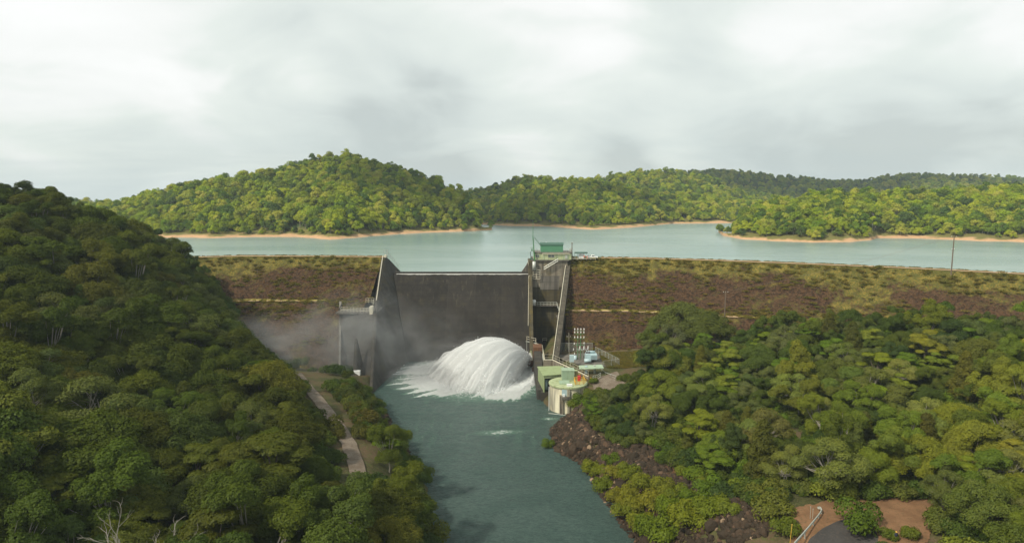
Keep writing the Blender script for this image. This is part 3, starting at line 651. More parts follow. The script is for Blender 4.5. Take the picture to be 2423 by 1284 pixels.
# control building on the tower
root = empty('control_building', (19, 320, 7.95), 'pale green control building with darker green upper shed on top of the outlet tower', 'building'); O_ = root.location
X0, X1 = Q(1263.5,600,318.4).x, Q(1352,600,318.4).x
MB(O_).box(X0, X1, 318.4, 328, 7.953, 11.0).build('base_wall', M['green_pale'], root)
MB(O_).box(X0-.2, X1+.2, 318.1, 328.4, 11.003, 11.5).build('roof_slab', M['wall_grey'], root)
sx0, sx1 = Q(1279.5,590,319.6).x, Q(1332.5,590,319.6).x
mb = MB(O_); mb.box(sx0, sx1, 319.6, 325.6, 11.503, 15.0)
for k in range(28): x = sx0+.2+(sx1-sx0-.4)*k/27; mb.box(x-.06, x+.06, 319.53, 319.598, 11.52, 14.95)
mb.build('shed_wall', M['green'], root)
mb = MB(O_); mb.hexa([(sx0-.3,319.2,15.003),(sx1+.3,319.2,15.003),(sx1+.3,326,15.003),(sx0-.3,326,15.003),(sx0-.3,322,15.9),(sx1+.3,322,15.9),(sx1+.3,323.2,15.9),(sx0-.3,323.2,15.9)]); mb.build('shed_roof', M['green_dark'], root)
for u0, u1 in ((1267,1275.5),(1297,1311.5)):
    a, b = Q(u0,602,318.3), Q(u1,602,318.3); MB(O_).box(a.x, b.x, 318.30, 318.397, 9.1, 10.35).build('window', M['glass'], root)
    m2 = MB(O_)
    for z in (9.0, 10.35): m2.box(a.x-.1, b.x+.1, 318.22, 318.39, z, z+.12)
    for x in (a.x-.1, b.x, (a.x+b.x)/2-.05): m2.box(x, x+.1, 318.2, 318.385, 9.125, 10.345)
    m2.build('window_frame', M['cream'], root)
for u in (1287,1315.5,1319,1333,1345):
    a = Q(u,600,318.3); MB(O_).box(a.x-.09, a.x+.09, 318.2, 318.395, 7.96, 10.99).build('pilaster', M['green_mint'], root)
MB(O_).box(Q(1337,600,318).x, Q(1343,600,318).x, 318.2, 318.39, 8.4, 10.3).build('switch_panel', M['steel'], root)
MB(O_).rail([(sx1+.3,318.6,11.52),(X1,318.6,11.52),(X1,327,11.52)], 1.5, .05, 1.2, 3).build('roof_railing', M['steel'], root)
MB(O_).rail([(X0,318.6,11.52),(sx0-.2,318.6,11.52)], 1.5, .05, 1.2, 3).build('roof_railing', M['steel'], root)
MB(O_).rail([(X0+4,317.9,10.2),(X1-1,317.9,10.2)], .9, .09, 2.6, 2).build('front_railing', M['cream'], root)
MB(O_).box(Q(1291,580,322).x,Q(1294,580,322).x,322.3,322.9,15.91,16.15).build('ridge_vent', M['steel'], root)

root = empty('mast', (10.8, 317.3, 7.95), 'tall slender green lattice mast with a slanting stay at the tower corner', 'mast'); O_ = root.location
top = Q(1261.3,523,317.3); MB(O_).tube((10.8,317.3,7.5),(top.x,317.3,Q(1262,560,317.3).z),.34,.20,8).tube((top.x,317.3,Q(1262,560,317.3).z),top,.16,.09,6).build('pole', M['mast'], root)
MB(O_).tube(Q(1264,561,317.3), Q(1279.5,581,319.4), .12, n=5).build('stay', M['mast'], root)
MB(O_).box(top.x-1.4,top.x+.2,317.1,317.4,Q(1262,586,317.3).z,Q(1262,586,317.3).z+.14).build('bracket', M['mast'], root)
MB(O_).box(top.x-.75,top.x-.2,316.9,317.6,Q(1262,594,317.3).z,Q(1262,588,317.3).z).build('junction_box', M['mast'], root)
root = empty('winch', (9.0, 320, 7.95), 'small dark winch post on the left corner of the outlet tower', 'winch'); O_ = root.location
MB(O_).box(8.6,10.2,319.5,320.8,7.953,8.5).build('bed', M['green_dark'], root); MB(O_).tube((9.2,320,8.5),(8.9,320,11.2),.22,.12,6).tube((8.9,320,11.2),(8.8,320,11.6),.22,.22,6).build('post', M['dark'], root)

# ------------------------------------------------------------------ power house on the right bank
TC = (Q(1343.5,960,228).x, 228.0)
root = empty('pump_tank', (TC[0], TC[1], -36.2), 'round cream concrete pump house with green roof and black stains, standing in the river', 'tank'); O_ = root.location
Rk = 6.45
MB(O_).lathe((TC[0],TC[1],0), [(Rk,-38),(Rk,-26.75)], 64).build('wall', M['tank'], root, True)
MB(O_).lathe((TC[0],TC[1],0), [(Rk+.02,-26.75),(Rk+.35,-26.7),(Rk+.35,-26.15),(Rk+.1,-26.05),(0,-25.8)], 64).build('roof', M['green_pale'], root)
mb = MB(O_)
for k in range(16):
    t = 2*math.pi*k/16; mb.tube((TC[0]+.6*math.cos(t),TC[1]+.6*math.sin(t),-25.78),(TC[0]+Rk*math.cos(t),TC[1]+Rk*math.sin(t),-26.02),.035,n=4)
mb.build('roof_seam', M['olive'], root)
mb = MB(O_)
def rimp(u, r=Rk): x = (u-CX)/F*221.6-TC[0]; x = max(-r*.99, min(r*.99, x)); return TC[0]+x, TC[1]-math.sqrt(r*r-x*x)
x, y = rimp(1332); mb.box(x-.55, x+.55, y-1.0, y+.4, -38, -28.9); mb.build('pilaster', M['tower'], root)
x, y = rimp(1350); MB(O_).box(x-.7, x+.3, y-.5, y+.6, -38, -26.9).build('pilaster', M['tank'], root)
x, y = rimp(1341); MB(O_).box(x-1.2, x+1.5, y-.9, y+.5, -30.2, -29.2).build('ledge', M['wall_grey'], root)
MB(O_).box(x-.9, x-.1, y-.8, y, -29.19, -28.4).build('valve_box', M['white'], root)
MB(O_).box(x-1.1, x+1.0, y-.35, y+.3, -29.1, -26.9).build('patch_panel', M['blue_grey'], root)
x = TC[0]-Rk-.35; MB(O_).tube((x,225.4,-37.5),(x,225.4,-27),.12,n=6).build('down_pipe', M['white'], root)
mb = MB(O_); mb.rail([(TC[0]-7,222.4,-36.0),(TC[0]-1.5,220.4,-36.0)], .5, .09, 2, 2); mb.build('float_boom', M['steel'], root)
mb = MB(O_); mb.box(TC[0]-3.2,TC[0]+.4,224.6,228.6,-25.98,-25.55); mb.build('roof_hatch', M['green_mint'], root)
MB(O_).box(TC[0]-.9,TC[0]+1.0,222.2,223.4,-26.0,-25.3).build('roof_box', M['white'], root)
bx0, bx1 = Q(1330,890,229.5).x, Q(1359,890,229.5).x; zb = -25.9; zt = Q(1345,877.5,229.5).z
root2 = empty('ventilation_housing', ((bx0+bx1)/2, 231, zb), 'mint green corrugated housing standing on the round pump house roof', 'housing'); O2 = root2.location
mb = MB(O2); mb.box(bx0, bx1, 229.5, 233.6, zb, zt)
for k in range(16): x = bx0+.15+(bx1-bx0-.3)*k/15; mb.box(x-.05, x+.05, 229.44, 229.498, zb+.05, zt-.05)
mb.build('wall', M['green_mint'], root2); MB(O2).box(bx0-.12, bx1+.12, 229.35, 233.7, zt+.003, zt+.2).build('roof', M['green_mint'], root2)
c = Q(1363.5,890,231); root2 = empty('vent_stack', (c.x,231,zb), 'pale cylindrical vent stack beside the mint green housing', 'vent'); MB(root2.location).lathe((c.x,231,0),[(.52,zb-.6),(.52,Q(1363,877,231).z),(.64,Q(1363,877,231).z),(.64,Q(1363,875,231).z),(0,Q(1363,875,231).z)],16).build('pipe', M['green_pale'], root2, True)
c = Q(1370,901,229); o = MB(); o.box(c.x-.5,c.x+.5,228.6,229.6,zb,-24.3).box(c.x-.56,c.x+.56,228.54,229.66,-24.297,-24.1); o.tube((c.x,228.6,-25.0),(c.x,228.5,-25.0),.3,n=12); tag(o.build('hose_cabinet', M['red'], None, False, .06), 'bright red fire hose cabinet on the pump house roof', 'cabinet')
root2 = empty('safety_railing', (26, 230, -26), 'yellow safety railings and stairs along the pump house roof edge', 'railing'); O2 = root2.location
mb = MB(O2)
mb.rail([(TC[0]+2.2,223.6,-25.95),(TC[0]+2.2,229,-25.95),(TC[0]+5.4,229,-25.95)], 1.3, .085, 1.3, 3).rail([(TC[0]+2.2,223.6,-25.95),(TC[0]+5.0,224.4,-25.95),(TC[0]+6.2,227,-25.95)], 1.3, .085, 1.2, 3)
mb.rail([Q(1366,893,236),Q(1379,893,236),Q(1384,905,229)], 1.4, .085, 1.0, 3).rail([Q(1386,900,234),Q(1412,904,230)], 1.3, .085, .9, 3).rail([Q(1388,892,238),Q(1398,897,236)], 1.2, .085, 1, 3)
mb.build('railing', M['yellow'], root2)
mb = MB(O2); a, b = Q(1380,899,231), Q(1386,915,225)
for k in range(9): p = a.lerp(b, k/8); mb.box(p.x-.6, p.x+.6, p.y-.15, p.y+.15, p.z-.04, p.z+.04)
mb.build('stair', M['steel'], root2)
# shed
root = empty('valve_shed', (15, 242, -32), 'olive green steel shed with an open dark front on the river edge', 'shed'); O_ = root.location
a0, a1, b1, b0 = Vector((11.6,236.3,0)), Vector((18.4,237.2,0)), Vector((19.4,247.6,0)), Vector((9.9,247.6,0)); zr = -26.2; zf = -32.4
def lift(p, z): return Vector((p.x, p.y, z))
mb = MB(O_); mb.hexa([lift(a0,zf), lift(a0,zf)+Vector((.25,0,0)), lift(b0,zf)+Vector((.25,0,0)), lift(b0,zf), lift(a0,zr), lift(a0,zr)+Vector((.25,0,0)), lift(b0,zr)+Vector((.25,0,0)), lift(b0,zr)])
mb.build('side_wall', M['olive'], root)
mb = MB(O_); mb.hexa([lift(b0,zf), lift(b1,zf), lift(b1,zf)+Vector((0,.25,0)), lift(b0,zf)+Vector((0,.25,0)), lift(b0,zr), lift(b1,zr), lift(b1,zr)+Vector((0,.25,0)), lift(b0,zr)+Vector((0,.25,0))]); mb.build('back_wall', M['green_dark'], root)
r0 = Vector((-.3,-.4,.003)); mb = MB(O_)
mb.hexa([lift(a0,zr)+r0, lift(a1,zr+.35)+Vector((.3,-.4,0)), lift(b1,zr+.5)+Vector((.3,.3,0)), lift(b0,zr+.2)+Vector((-.3,.3,0)), lift(a0,zr+.25)+r0, lift(a1,zr+.6)+Vector((.3,-.4,0)), lift(b1,zr+.75)+Vector((.3,.3,0)), lift(b0,zr+.45)+Vector((-.3,.3,0))]); mb.build('roof', M['olive'], root)
mb = MB(O_); mb.hexa([lift(a0,zr-1.0), lift(a1,zr-.7), lift(a1,zr-.7)+Vector((0,.15,0)), lift(a0,zr-1.0)+Vector((0,.15,0)), lift(a0,zr-.01), lift(a1,zr+.33), lift(a1,zr+.33)+Vector((0,.15,0)), lift(a0,zr-.01)+Vector((0,.15,0))]); mb.build('fascia', M['green_pale'], root)
MB(O_).tube((12.6,238.5,-32),(12.6,238.5,-28.6),.5,.5,12).tube((12.6,238.5,-28.6),(12.6,238.5,-28.3),.7,.7,12).build('valve_actuator', M['blue_grey'], root, True)
MB(O_).box(10.6,19,236.4,248,-38,-32.41).build('plinth', M['wall_dark'], root)
# retaining wall
root = empty('retaining_wall', (18, 246, -30), 'stained concrete retaining wall with cream railing behind the green shed', 'wall'); O_ = root.location
W = [Vector((12.2,254.6,-25)), Vector((15.8,254.6,-25)), Vector((22.9,240,-25)), Vector((27.2,231.5,-25.2))]
mb = MB(O_)
for a, b in zip(W, W[1:]):
    d = (b-a).normalized(); n_ = Vector((-d.y, d.x, 0))*.5; e = d*.02
    mb.hexa([a+e-Vector((0,0,9)), b-e-Vector((0,0,9)), b-e+n_-Vector((0,0,9)), a+e+n_-Vector((0,0,9)), a+e, b-e, b-e+n_, a+e+n_])
mb.build('wall_body', M['tower'], root)
mb = MB(O_)
for a, b in zip(W, W[1:]): mb.tube(a+Vector((0,0,.12)), b+Vector((0,0,.12)), .2, n=4)
mb.build('coping', M['cream'], root)
MB(O_).rail(W, 2.2, .045, 2.6, 2).build('railing', M['cream'], root)
MB(O_).rail([Q(1403,902,229),Q(1414,899,231),Q(1421,894,233)], 2.0, .08, 1.3, 3).rail([Q(1424,884,240),Q(1432,892,236),Q(1456,900,232)], 1.8, .07, 3, 2).build('stair_railing', M['steel'], root)
# canopy
root = empty('canopy', (29, 238, -25), 'flat pale green canopy roof on thin posts beside the transformer yard', 'canopy'); O_ = root.location
a, b = Q(1370.5,873,236), Q(1428,873,236)
zc = a.z; mb = MB(O_); mb.hexa([(a.x,235.4,zc),(b.x,235.4,zc+.35),(b.x,238.2,zc+.9),(a.x,238.2,zc+.5),(a.x,235.4,zc+.3),(b.x,235.4,zc+.65),(b.x-.3,238.2,zc+1.2),(a.x,238.2,zc+.8)]); mb.build('roof', M['green_mint'], root)
for u in (1382,1408):
    x = Q(u,880,237).x; MB(O_).box(x-.1,x+.1,236.6,236.8,-25.6,zc+.2).build('post', M['green_dark'], root)
MB(O_).box(Q(1384,900,237).x,Q(1389,900,237).x,236.4,237.2,-25.4,-22.6).build('control_cabinet', M['blue_grey'], root)
MB(O_).box(Q(1404,900,237).x,Q(1409,900,237).x,236.9,237.8,-25.4,-22.4).build('control_cabinet', M['steel'], root)
# small grey instrument cabinet by the railing
c = Q(1352,869,247); root = empty('instrument_cabinet', (c.x,246,-25), 'small blue grey instrument cabinet on legs behind the cream railing', 'cabinet')
MB(root.location).box(c.x-.8,c.x+.8,245.4,246.6,-23.4,-20.9).build('cabinet', M['blue_grey'], root); 
for s in (-.6,.6): MB(root.location).tube((c.x+s,246,-25.3),(c.x+s,246,-23.4),.07,n=4).build('leg', M['steel'], root)
# transformer yard
yz = -24.95
root = empty('substation_slab', (29, 258, -25.2), 'grey concrete slab with low kerb under the transformer', 'slab'); MB(root.location).hexa([(17.5,262,-25.6),(27.5,243.5,-25.6),(40,247,-25.6),(34,268,-25.6),(17.5,262,yz),(27.5,243.5,yz),(40,247,yz),(34,268,yz)]).build('slab', M['wall_grey'], root)
tx = Q(1391,860,252)
root = empty('transformer', (tx.x+1, 252, yz), 'large pale blue grey power transformer with ribbed radiators', 'transformer'); O_ = root.location
x0, x1 = Q(1385.5,850,251.5).x, Q(1396,850,251.5).x; MB(O_).box(x0, x1, 251.5, 255, yz+.5, Q(1390,838,251.5).z).build('main_tank', M['blue_grey'], root)
x2, x3 = Q(1396.6,850,251).x, Q(1413,850,251).x; zt = Q(1400,839,251).z
mb = MB(O_); mb.box(x2, x3, 251, 255, yz+1.0, zt)
for k in range(9): x = x2+.12+(x3-x2-.24)*k/8; mb.box(x-.07, x+.07, 250.6, 250.998, yz+1.1, zt-.15)
mb.build('radiator', M['blue_grey'], root)
MB(O_).tube((x0+.3,253.6,zt+.55),(x3-.6,253.6,zt+.55),.45,n=12).build('conservator', M['blue_grey'], root, True)
for k in range(4): MB(O_).tube((x0-.1+k*.6,253,zt+.1),(x0-.4+k*.55,252.6,zt+1.9),.14,.1,8).build('bushing', M['brown_ins'], root)
for k in range(4): MB(O_).box(x0+k*1.15, x0+k*1.15+.3, 251.2, 254.6, yz+.003, yz+.5).build('support', M['wall_grey'], root)
c = Q(1391,866,250); MB(O_).tube((c.x-1.4,250,yz+.9),(c.x+1.2,250,yz+.9),.7,n=12).build('oil_drum', M['blue_grey'], root, True)
# gantry with insulators
gx = Q(1370,850,256).x
root = empty('substation_gantry', (gx, 256, yz), 'green steel gantry crowded with white insulators beside the transformer', 'gantry'); O_ = root.location
zt = Q(1370,789,256).z
mb = MB(O_)
for s in (-.55, .55): mb.tube((gx+s,256,yz),(gx+s,256,zt+1.2),.12,n=5)
for z in (zt-4.5, zt-2, zt, zt+1.2): mb.tube((gx-2.0,256,z),(gx+2.0,256,z),.09,n=4)
mb.build('frame', M['mast'], root)
for z in (zt-1.75, zt+.25, zt+1.45):
    for k in range(4):
        x = gx-1.8+k*1.2; m2 = MB(O_); m2.tube((x,255.9,z),(x,255.9,z+.75),.1,n=6)
        for j in range(3): m2.tube((x,255.9,z+.12+j*.22),(x,255.9,z+.2+j*.22),.27,.2,8)
        m2.build('insulator', M['porcelain'], root)
for dx, z in ((-1.9,zt-4.2),(-2.2,zt-6.5),(1.9,zt-4.0),(-1.8,zt-8.2)): MB(O_).tube((gx+dx,255.8,z),(gx+dx,255.8,z+.7),.2,.14,8).build('fuse', M['porcelain'], root)
MB(O_).tube((gx-1.6,255.4,zt-11.2),(gx-1.6,255.4,zt-8.6),.65,n=14).build('pole_transformer', M['blue_grey'], root, True)
MB(O_).tube((gx+1.8,256,zt+1),(gx+3.6,258,yz+3),.05,n=4).build('lead_cable', M['rust'], root)
bx = Q(1379,838,258).x
root = empty('switchgear', (bx, 258, yz), 'low outdoor switchgear frame carrying pink white bushings behind the transformer', 'switchgear'); O_ = root.location
mb = MB(O_)
for x in (-2,0,2):
    for y in (-.8,.8): mb.tube((bx+x,258+y,yz),(bx+x,258+y,yz+3.3),.09,n=4)
mb.box(bx-2.3,bx+2.3,257,259,yz+3.3,yz+3.6); mb.build('frame', M['steel'], root)
for k in range(6):
    x = bx-2+k*.8; m2 = MB(O_)
    for j in range(4): m2.tube((x,257.6,yz+3.6+j*.3),(x,257.6,yz+3.75+j*.3),.28,.2,8)
    m2.tube((x,257.6,yz+3.6),(x,257.6,yz+5),.1,n=6); m2.build('bushing', M['porcelain'] if k % 2 else M['brown_ins'], root)
# chain link fences of the yard
def fence(name, pts, h, label, poststep=3.0):
    base = Vector(pts[0]); root = empty(name, base, label, 'fence'); m1 = MB(base); m2 = MB(base)
    for a, b in zip(pts, pts[1:]):
        a, b = Vector(a), Vector(b); u = Vector((0,0,h)); m1.add([a, b, b+u, a+u], [(0,1,2,3)]); n = max(1, round((b-a).length/poststep))
        for k in range(n+1): q = a.lerp(b, k/n); m2.tube(q, q+u, .06, n=4)
        m2.tube(a+u, b+u, .04, n=4)
    m1.build('wire_mesh', M['chain'], root); m2.build('posts', M['steel'], root); return root
fence('chain_fence', [(18.2,261,yz),(20,268,yz),(33,268.5,yz)], 3.6, 'grey chain link fence at the back of the transformer yard')
fence('chain_fence', [(34,266,yz),(40.5,246,yz),(34,243,yz)], 2.6, 'grey chain link fence between transformer and grassy slope')

# ------------------------------------------------------------------ poles and wires
def pole(u, vb, vt, Y, label, mat, lean=0, arms=((.96, 1.2),), r=.27):
    b = Q(u, vb, Y); t = Q(u+lean, vt, Y); root = empty('power_pole', b, label, 'power pole'); O_ = root.location
    MB(O_).tube(b-Vector((0,0,1.5)), t, r, r*.6, 8).build('pole', mat, root)
    tips = []
    for f_, w in arms:
        p = b.lerp(t, f_); MB(O_).box(p.x-w, p.x+w, p.y-.08, p.y+.08, p.z-.08, p.z+.08).build('crossarm', M['wood'], root)
        for s in (-.9, 0, .9):
            q = p+Vector((s*w, 0, .08)); MB(O_).tube(q, q+Vector((0,0,.35)), .09, .06, 6).build('insulator', M['porcelain'], root); tips.append(q+Vector((0,0,.35)))
    return tips
P1 = pole(2251, 641.5, 558, 267.5, 'tall dark wooden power pole leaning slightly on the right dam crest', M['wood'], 7, ((.97,1.1),(.62,.5)))
P2 = pole(1714, 765, 690, 268, 'slim power pole standing at the foot of the right embankment above the trees', M['wood'], 3, ((.98,1.0),))
P3 = pole(1353.5, 611, 573.5, 321, 'short brown power pole at the right corner of the control building', M['wood'], 0, ((.97,.55),), .3)
P4 = pole(1347.5, 862, 786, 259, 'thin grey bent power pole inside the transformer yard fence', M['bark_pale'], -1.5, ((.86,.8),), .17)
def wire(a, b, sag, label, r=.016):
    a, b = Vector(a), Vector(b); pts = [a.lerp(b, k/14)-Vector((0,0,sag*4*(k/14)*(1-k/14))) for k in range(15)]
    mb = MB(a); mb.path(pts, r, n=4); o = mb.build('power_line', M['wood']); o.location = a
    tag(o, label, 'power line')
wire(P1[0], P2[0], 1.5, 'left strand of the three wires falling from the crest pole to the lower pole')
wire(P1[1], P2[1], 1.5, 'middle strand of the three wires falling from the crest pole to the lower pole')
wire(P1[2], P2[2], 1.5, 'right strand of the three wires falling from the crest pole to the lower pole')
wire(P2[0], P4[0], 2.5, 'long wire from the embankment foot pole to the transformer yard pole')
wire(P3[2], P1[0], 3.0, 'long thin wire across the lake view from control building pole to crest pole', .018)
wire(P1[2], (330, 230, 26), 3.0, 'wire running from the crest pole out past the right edge', .025)

# ------------------------------------------------------------------ crest: shelter, utility vehicle, people
root = empty('shelter', (33, 321, 8.2), 'small open shelter with flat dark green roof on the dam crest', 'shelter'); O_ = root.location
a, b = Q(1360.5,600,320), Q(1390.5,600,320)
MB(O_).box(a.x,b.x,320,323,Q(1375,599.4,320).z,Q(1375,596.8,320).z).build('roof', M['green_dark'], root)
for x in (a.x+.1, a.x+1.6, b.x-.15):
    for y in (320.1, 322.8): MB(O_).box(x-.07,x+.07,y-.07,y+.07,8.1,Q(1375,599.4,320).z).build('post', M['blue_grey'], root)
o = MB(O_); o.box(a.x+2.0,b.x-1.4,320.9,322.6,8.25,10.4).build('side_panel', M['white'], root)
MB().rail([(27.6,319.2,7.6),(29.4,319.2,7.6),(33.2,319.0,7.6),(35.8,319.0,7.7),(40,318.6,7.8)], 1.2, .07, 1.8, 2).build('guard_railing', M['cream']); tag(bpy.data.objects['guard_railing'], 'low cream guard railing along the crest edge in front of the shelter', 'railing')
def ute(loc, rz, label):
    root = empty('utility_vehicle', loc, label, 'vehicle')
    mb = MB(); mb.hexa([(-2.6,-.9,.45),(2.6,-.9,.45),(2.6,.9,.45),(-2.6,.9,.45),(-2.6,-.88,1.0),(2.55,-.86,.98),(2.55,.86,.98),(-2.6,.88,1.0)]); mb.build('body', M['white'], root, False, .08)
    mb = MB(); mb.hexa([(-.7,-.85,1.003),(1.5,-.85,1.003),(1.5,.85,1.003),(-.7,.85,1.003),(-.5,-.72,1.75),(.75,-.72,1.75),(.75,.72,1.75),(-.5,.72,1.75)]); mb.build('cab', M['white'], root, False, .06)
    mb = MB(); mb.hexa([(-.45,-.84,1.1),(1.15,-.84,1.1),(1.15,-.80,1.1),(-.45,-.80,1.1),(-.4,-.76,1.62),(.72,-.76,1.62),(.72,-.72,1.62),(-.4,-.72,1.62)])
    mb.hexa([(1.42,-.7,1.08),(1.52,-.7,1.08),(1.52,.7,1.08),(1.42,.7,1.08),(.80,-.62,1.68),(.86,-.62,1.68),(.86,.62,1.68),(.80,.62,1.68)]); mb.build('window', M['glass'], root)
    mb = MB(); mb.box(-2.58,-.72,-.88,-.8,1.003,1.35).box(-2.58,-.72,.8,.88,1.003,1.35).box(-2.58,-2.5,-.8,.8,1.003,1.35); mb.build('tray', M['steel'], root)
    for x in (-1.65,1.65):
        for y in (-.92,.92): w = MB(); w.tube((x,y-.11,.38),(x,y+.11,.38),.38,n=18); wo = w.build('wheel', M['rubber'], root); MB().tube((x,y-.125,.38),(x,y+.125,.38),.2,n=12).build('rim', M['steel'], wo)
    for y in (-.65,.65): MB().box(2.55,2.62,y-.18,y+.18,.7,.88).build('headlight', M['porcelain'], root)
    MB().box(2.6,2.72,-.85,.85,.4,.62).build('bumper', M['rubber'], root)
    root.rotation_euler = (0, 0, rz); return root
ute((Q(1402,612,321).x, 321.5, 8.23), R(0), 'white utility pickup parked on the dam crest right of the shelter')

def person(loc, rz, pose, top, legs, label, hat=None, hatcol=None):
    """one skinned body; clothing shells are its children"""
    J = pose; names = list(J); me = bpy.data.meshes.new('person'); E = [('pel','chest'),('chest','neck'),('neck','head'),('head','crown')]
    for s in 'lr': E += [('pel','hip'+s),('hip'+s,'knee'+s),('knee'+s,'ank'+s),('ank'+s,'toe'+s),('chest','sh'+s),('sh'+s,'el'+s),('el'+s,'wr'+s),('wr'+s,'hand'+s)]
    me.from_pydata([J[n] for n in names], [(names.index(a), names.index(b)) for a, b in E], []); o = bpy.data.objects.new('person', me); COL.objects.link(o)
    me.materials.append(M['skin']); m = o.modifiers.new('skin', 'SKIN'); RD = dict(pel=.13,chest=.15,neck=.06,head=.10,crown=.085,hip=.095,knee=.065,ank=.045,toe=.04,sh=.06,el=.045,wr=.032,hand=.035)
    for i, n in enumerate(names):
        r = RD[n[:-1] if n[-1] in 'lr' and n[:-1] in RD else n]; me.skin_vertices[0].data[i].radius = (r, r*.85)
    me.skin_vertices[0].data[names.index('pel')].use_root = True
    o.modifiers.new('sub', 'SUBSURF').levels = 1; o.location = loc; o.rotation_euler = (0, 0, rz); tag(o, label, 'person')
    V = {k: Vector(v) for k, v in J.items()}
    mb = MB(); mb.tube(V['pel']-Vector((0,0,.08)), V['chest']+Vector((0,0,.05)), .19, .21, 12).tube(V['chest']+Vector((0,0,.05)), V['neck'], .21, .08, 12)
    for s in 'lr': mb.tube(V['sh'+s], V['el'+s], .085, .065, 8).tube(V['el'+s], V['wr'+s], .065, .05, 8).tube(V['chest']+Vector((0,0,.03)), V['sh'+s], .12, .085, 8)
    mb.build('jacket', top, o, True)
    mb = MB()
    for s in 'lr': mb.tube(V['hip'+s]+Vector((0,0,.06)), V['knee'+s], .125, .09, 10).tube(V['knee'+s], V['ank'+s], .09, .075, 10)
    mb.build('trousers', legs, o, True)
    mb = MB()
    for s in 'lr': mb.tube(V['ank'+s]-Vector((0,0,.02)), V['toe'+s], .075, .055, 8)
    mb.build('boots', M['rubber'], o, True)
    MB().lathe((V['crown'].x, V['crown'].y, V['crown'].z-.02), [(.17,0),(.125,.01),(.11,.08),(0,.14)], 14).build('hard_hat', hat or M['white'], o, True)
    return o
STAND = dict(pel=(0,0,.95),chest=(0,.01,1.35),neck=(0,0,1.52),head=(0,-.02,1.62),crown=(0,-.02,1.72),hipl=(-.1,0,.9),kneel=(-.12,-.03,.5),ankl=(-.12,0,.08),toel=(-.13,-.16,.04),hipr=(.1,0,.9),kneer=(.13,-.05,.5),ankr=(.14,.02,.08),toer=(.16,-.14,.04),shl=(-.2,.01,1.42),ell=(-.27,.02,1.14),wrl=(-.24,-.12,.92),handl=(-.23,-.17,.85),shr=(.2,.01,1.42),elr=(.28,.03,1.14),wrr=(.26,-.1,.9),handr=(.25,-.14,.82))
BEND = dict(STAND, chest=(0,-.14,1.28), neck=(0,-.24,1.42), head=(0,-.30,1.50), crown=(0,-.34,1.59), shl=(-.2,-.18,1.33), shr=(.2,-.18,1.33), ell=(-.26,-.26,1.07), elr=(.27,-.28,1.08), wrl=(-.2,-.44,.97), wrr=(.2,-.46,.99), handl=(-.17,-.5,.93), handr=(.17,-.52,.95))
person((Q(1382.5,613,319.6).x,319.7,8.2), R(20), STAND, M['orange'], M['navy'], 'person in orange shirt and dark trousers standing upright near the shelter')
person((Q(1389.5,613,319.8).x,319.9,8.2), R(-70), BEND, M['orange'], M['orange'], 'person all in orange bending forward beside the white pickup')

# ------------------------------------------------------------------ bottom right: guard rail, marker, car, worker
gp = [P(u, v, -21.2) for u, v in [(1880,1292),(1905,1264),(1925,1240),(1938,1224),(1944,1214),(1941,1208)]]
root = empty('guard_rail', gp[0], 'galvanised steel guard rail with curled end beside the asphalt road', 'guard rail'); O_ = root.location
mb = MB(O_); up = Vector((0,0,.55))
for a, b in zip(gp, gp[1:]):
    for dz, r in ((0,.11),(.22,.11)): mb.tube(a+up+Vector((0,0,dz)), b+up+Vector((0,0,dz)), r, n=6)
    mb.hexa([a+up, a+up+Vector((.06,0,0)), b+up+Vector((.06,0,0)), b+up, a+up+Vector((0,0,.24)), a+up+Vector((.06,0,.24)), b+up+Vector((.06,0,.24)), b+up+Vector((0,0,.24))])
mb.build('rail', M['steel'], root)
for g in gp[:5]: MB(O_).box(g.x-.08,g.x+.08,g.y,g.y+.16,float(gz(g.x,g.y))-.1,g.z+.8).build('post', M['steel'], root)
e = gp[-1]; MB(O_).lathe((e.x-.25,e.y,e.z+.5),[(.32,0),(.36,.14),(.32,.34)],14).build('curled_end', M['steel'], root)
g = P(1869,1283,-21.8); t = Q(1874,1241,g.y); mb = MB(g); mb.tube(g-Vector((0,0,.4)), t, .05, .05, 6).tube(t, t+Vector((0,0,.18)), .07, .07, 6); o = mb.build('marker_stake', M['yellow']); o.location = g; tag(o, 'thin yellow marker stake at the left edge of the dirt clearing', 'stake')
for u0, vb, vt, lb in ((1917,1227,1197,'left thin grey stake of the pair on the clearing bank'),(1922.5,1228,1202,'right thin grey stake of the pair on the clearing bank')):
    g = P(u0, vb, -21.5); t = Q(u0+1.5, vt, g.y); mb = MB(g); mb.tube(g-Vector((0,0,.3)), t, .04, .035, 5).tube(t-Vector((0,0,.3)), t, .055, .055, 5); o = mb.build('survey_stake', M['steel']); o.location = g; tag(o, lb, 'stake')
g = P(2066,1322,-21.4)
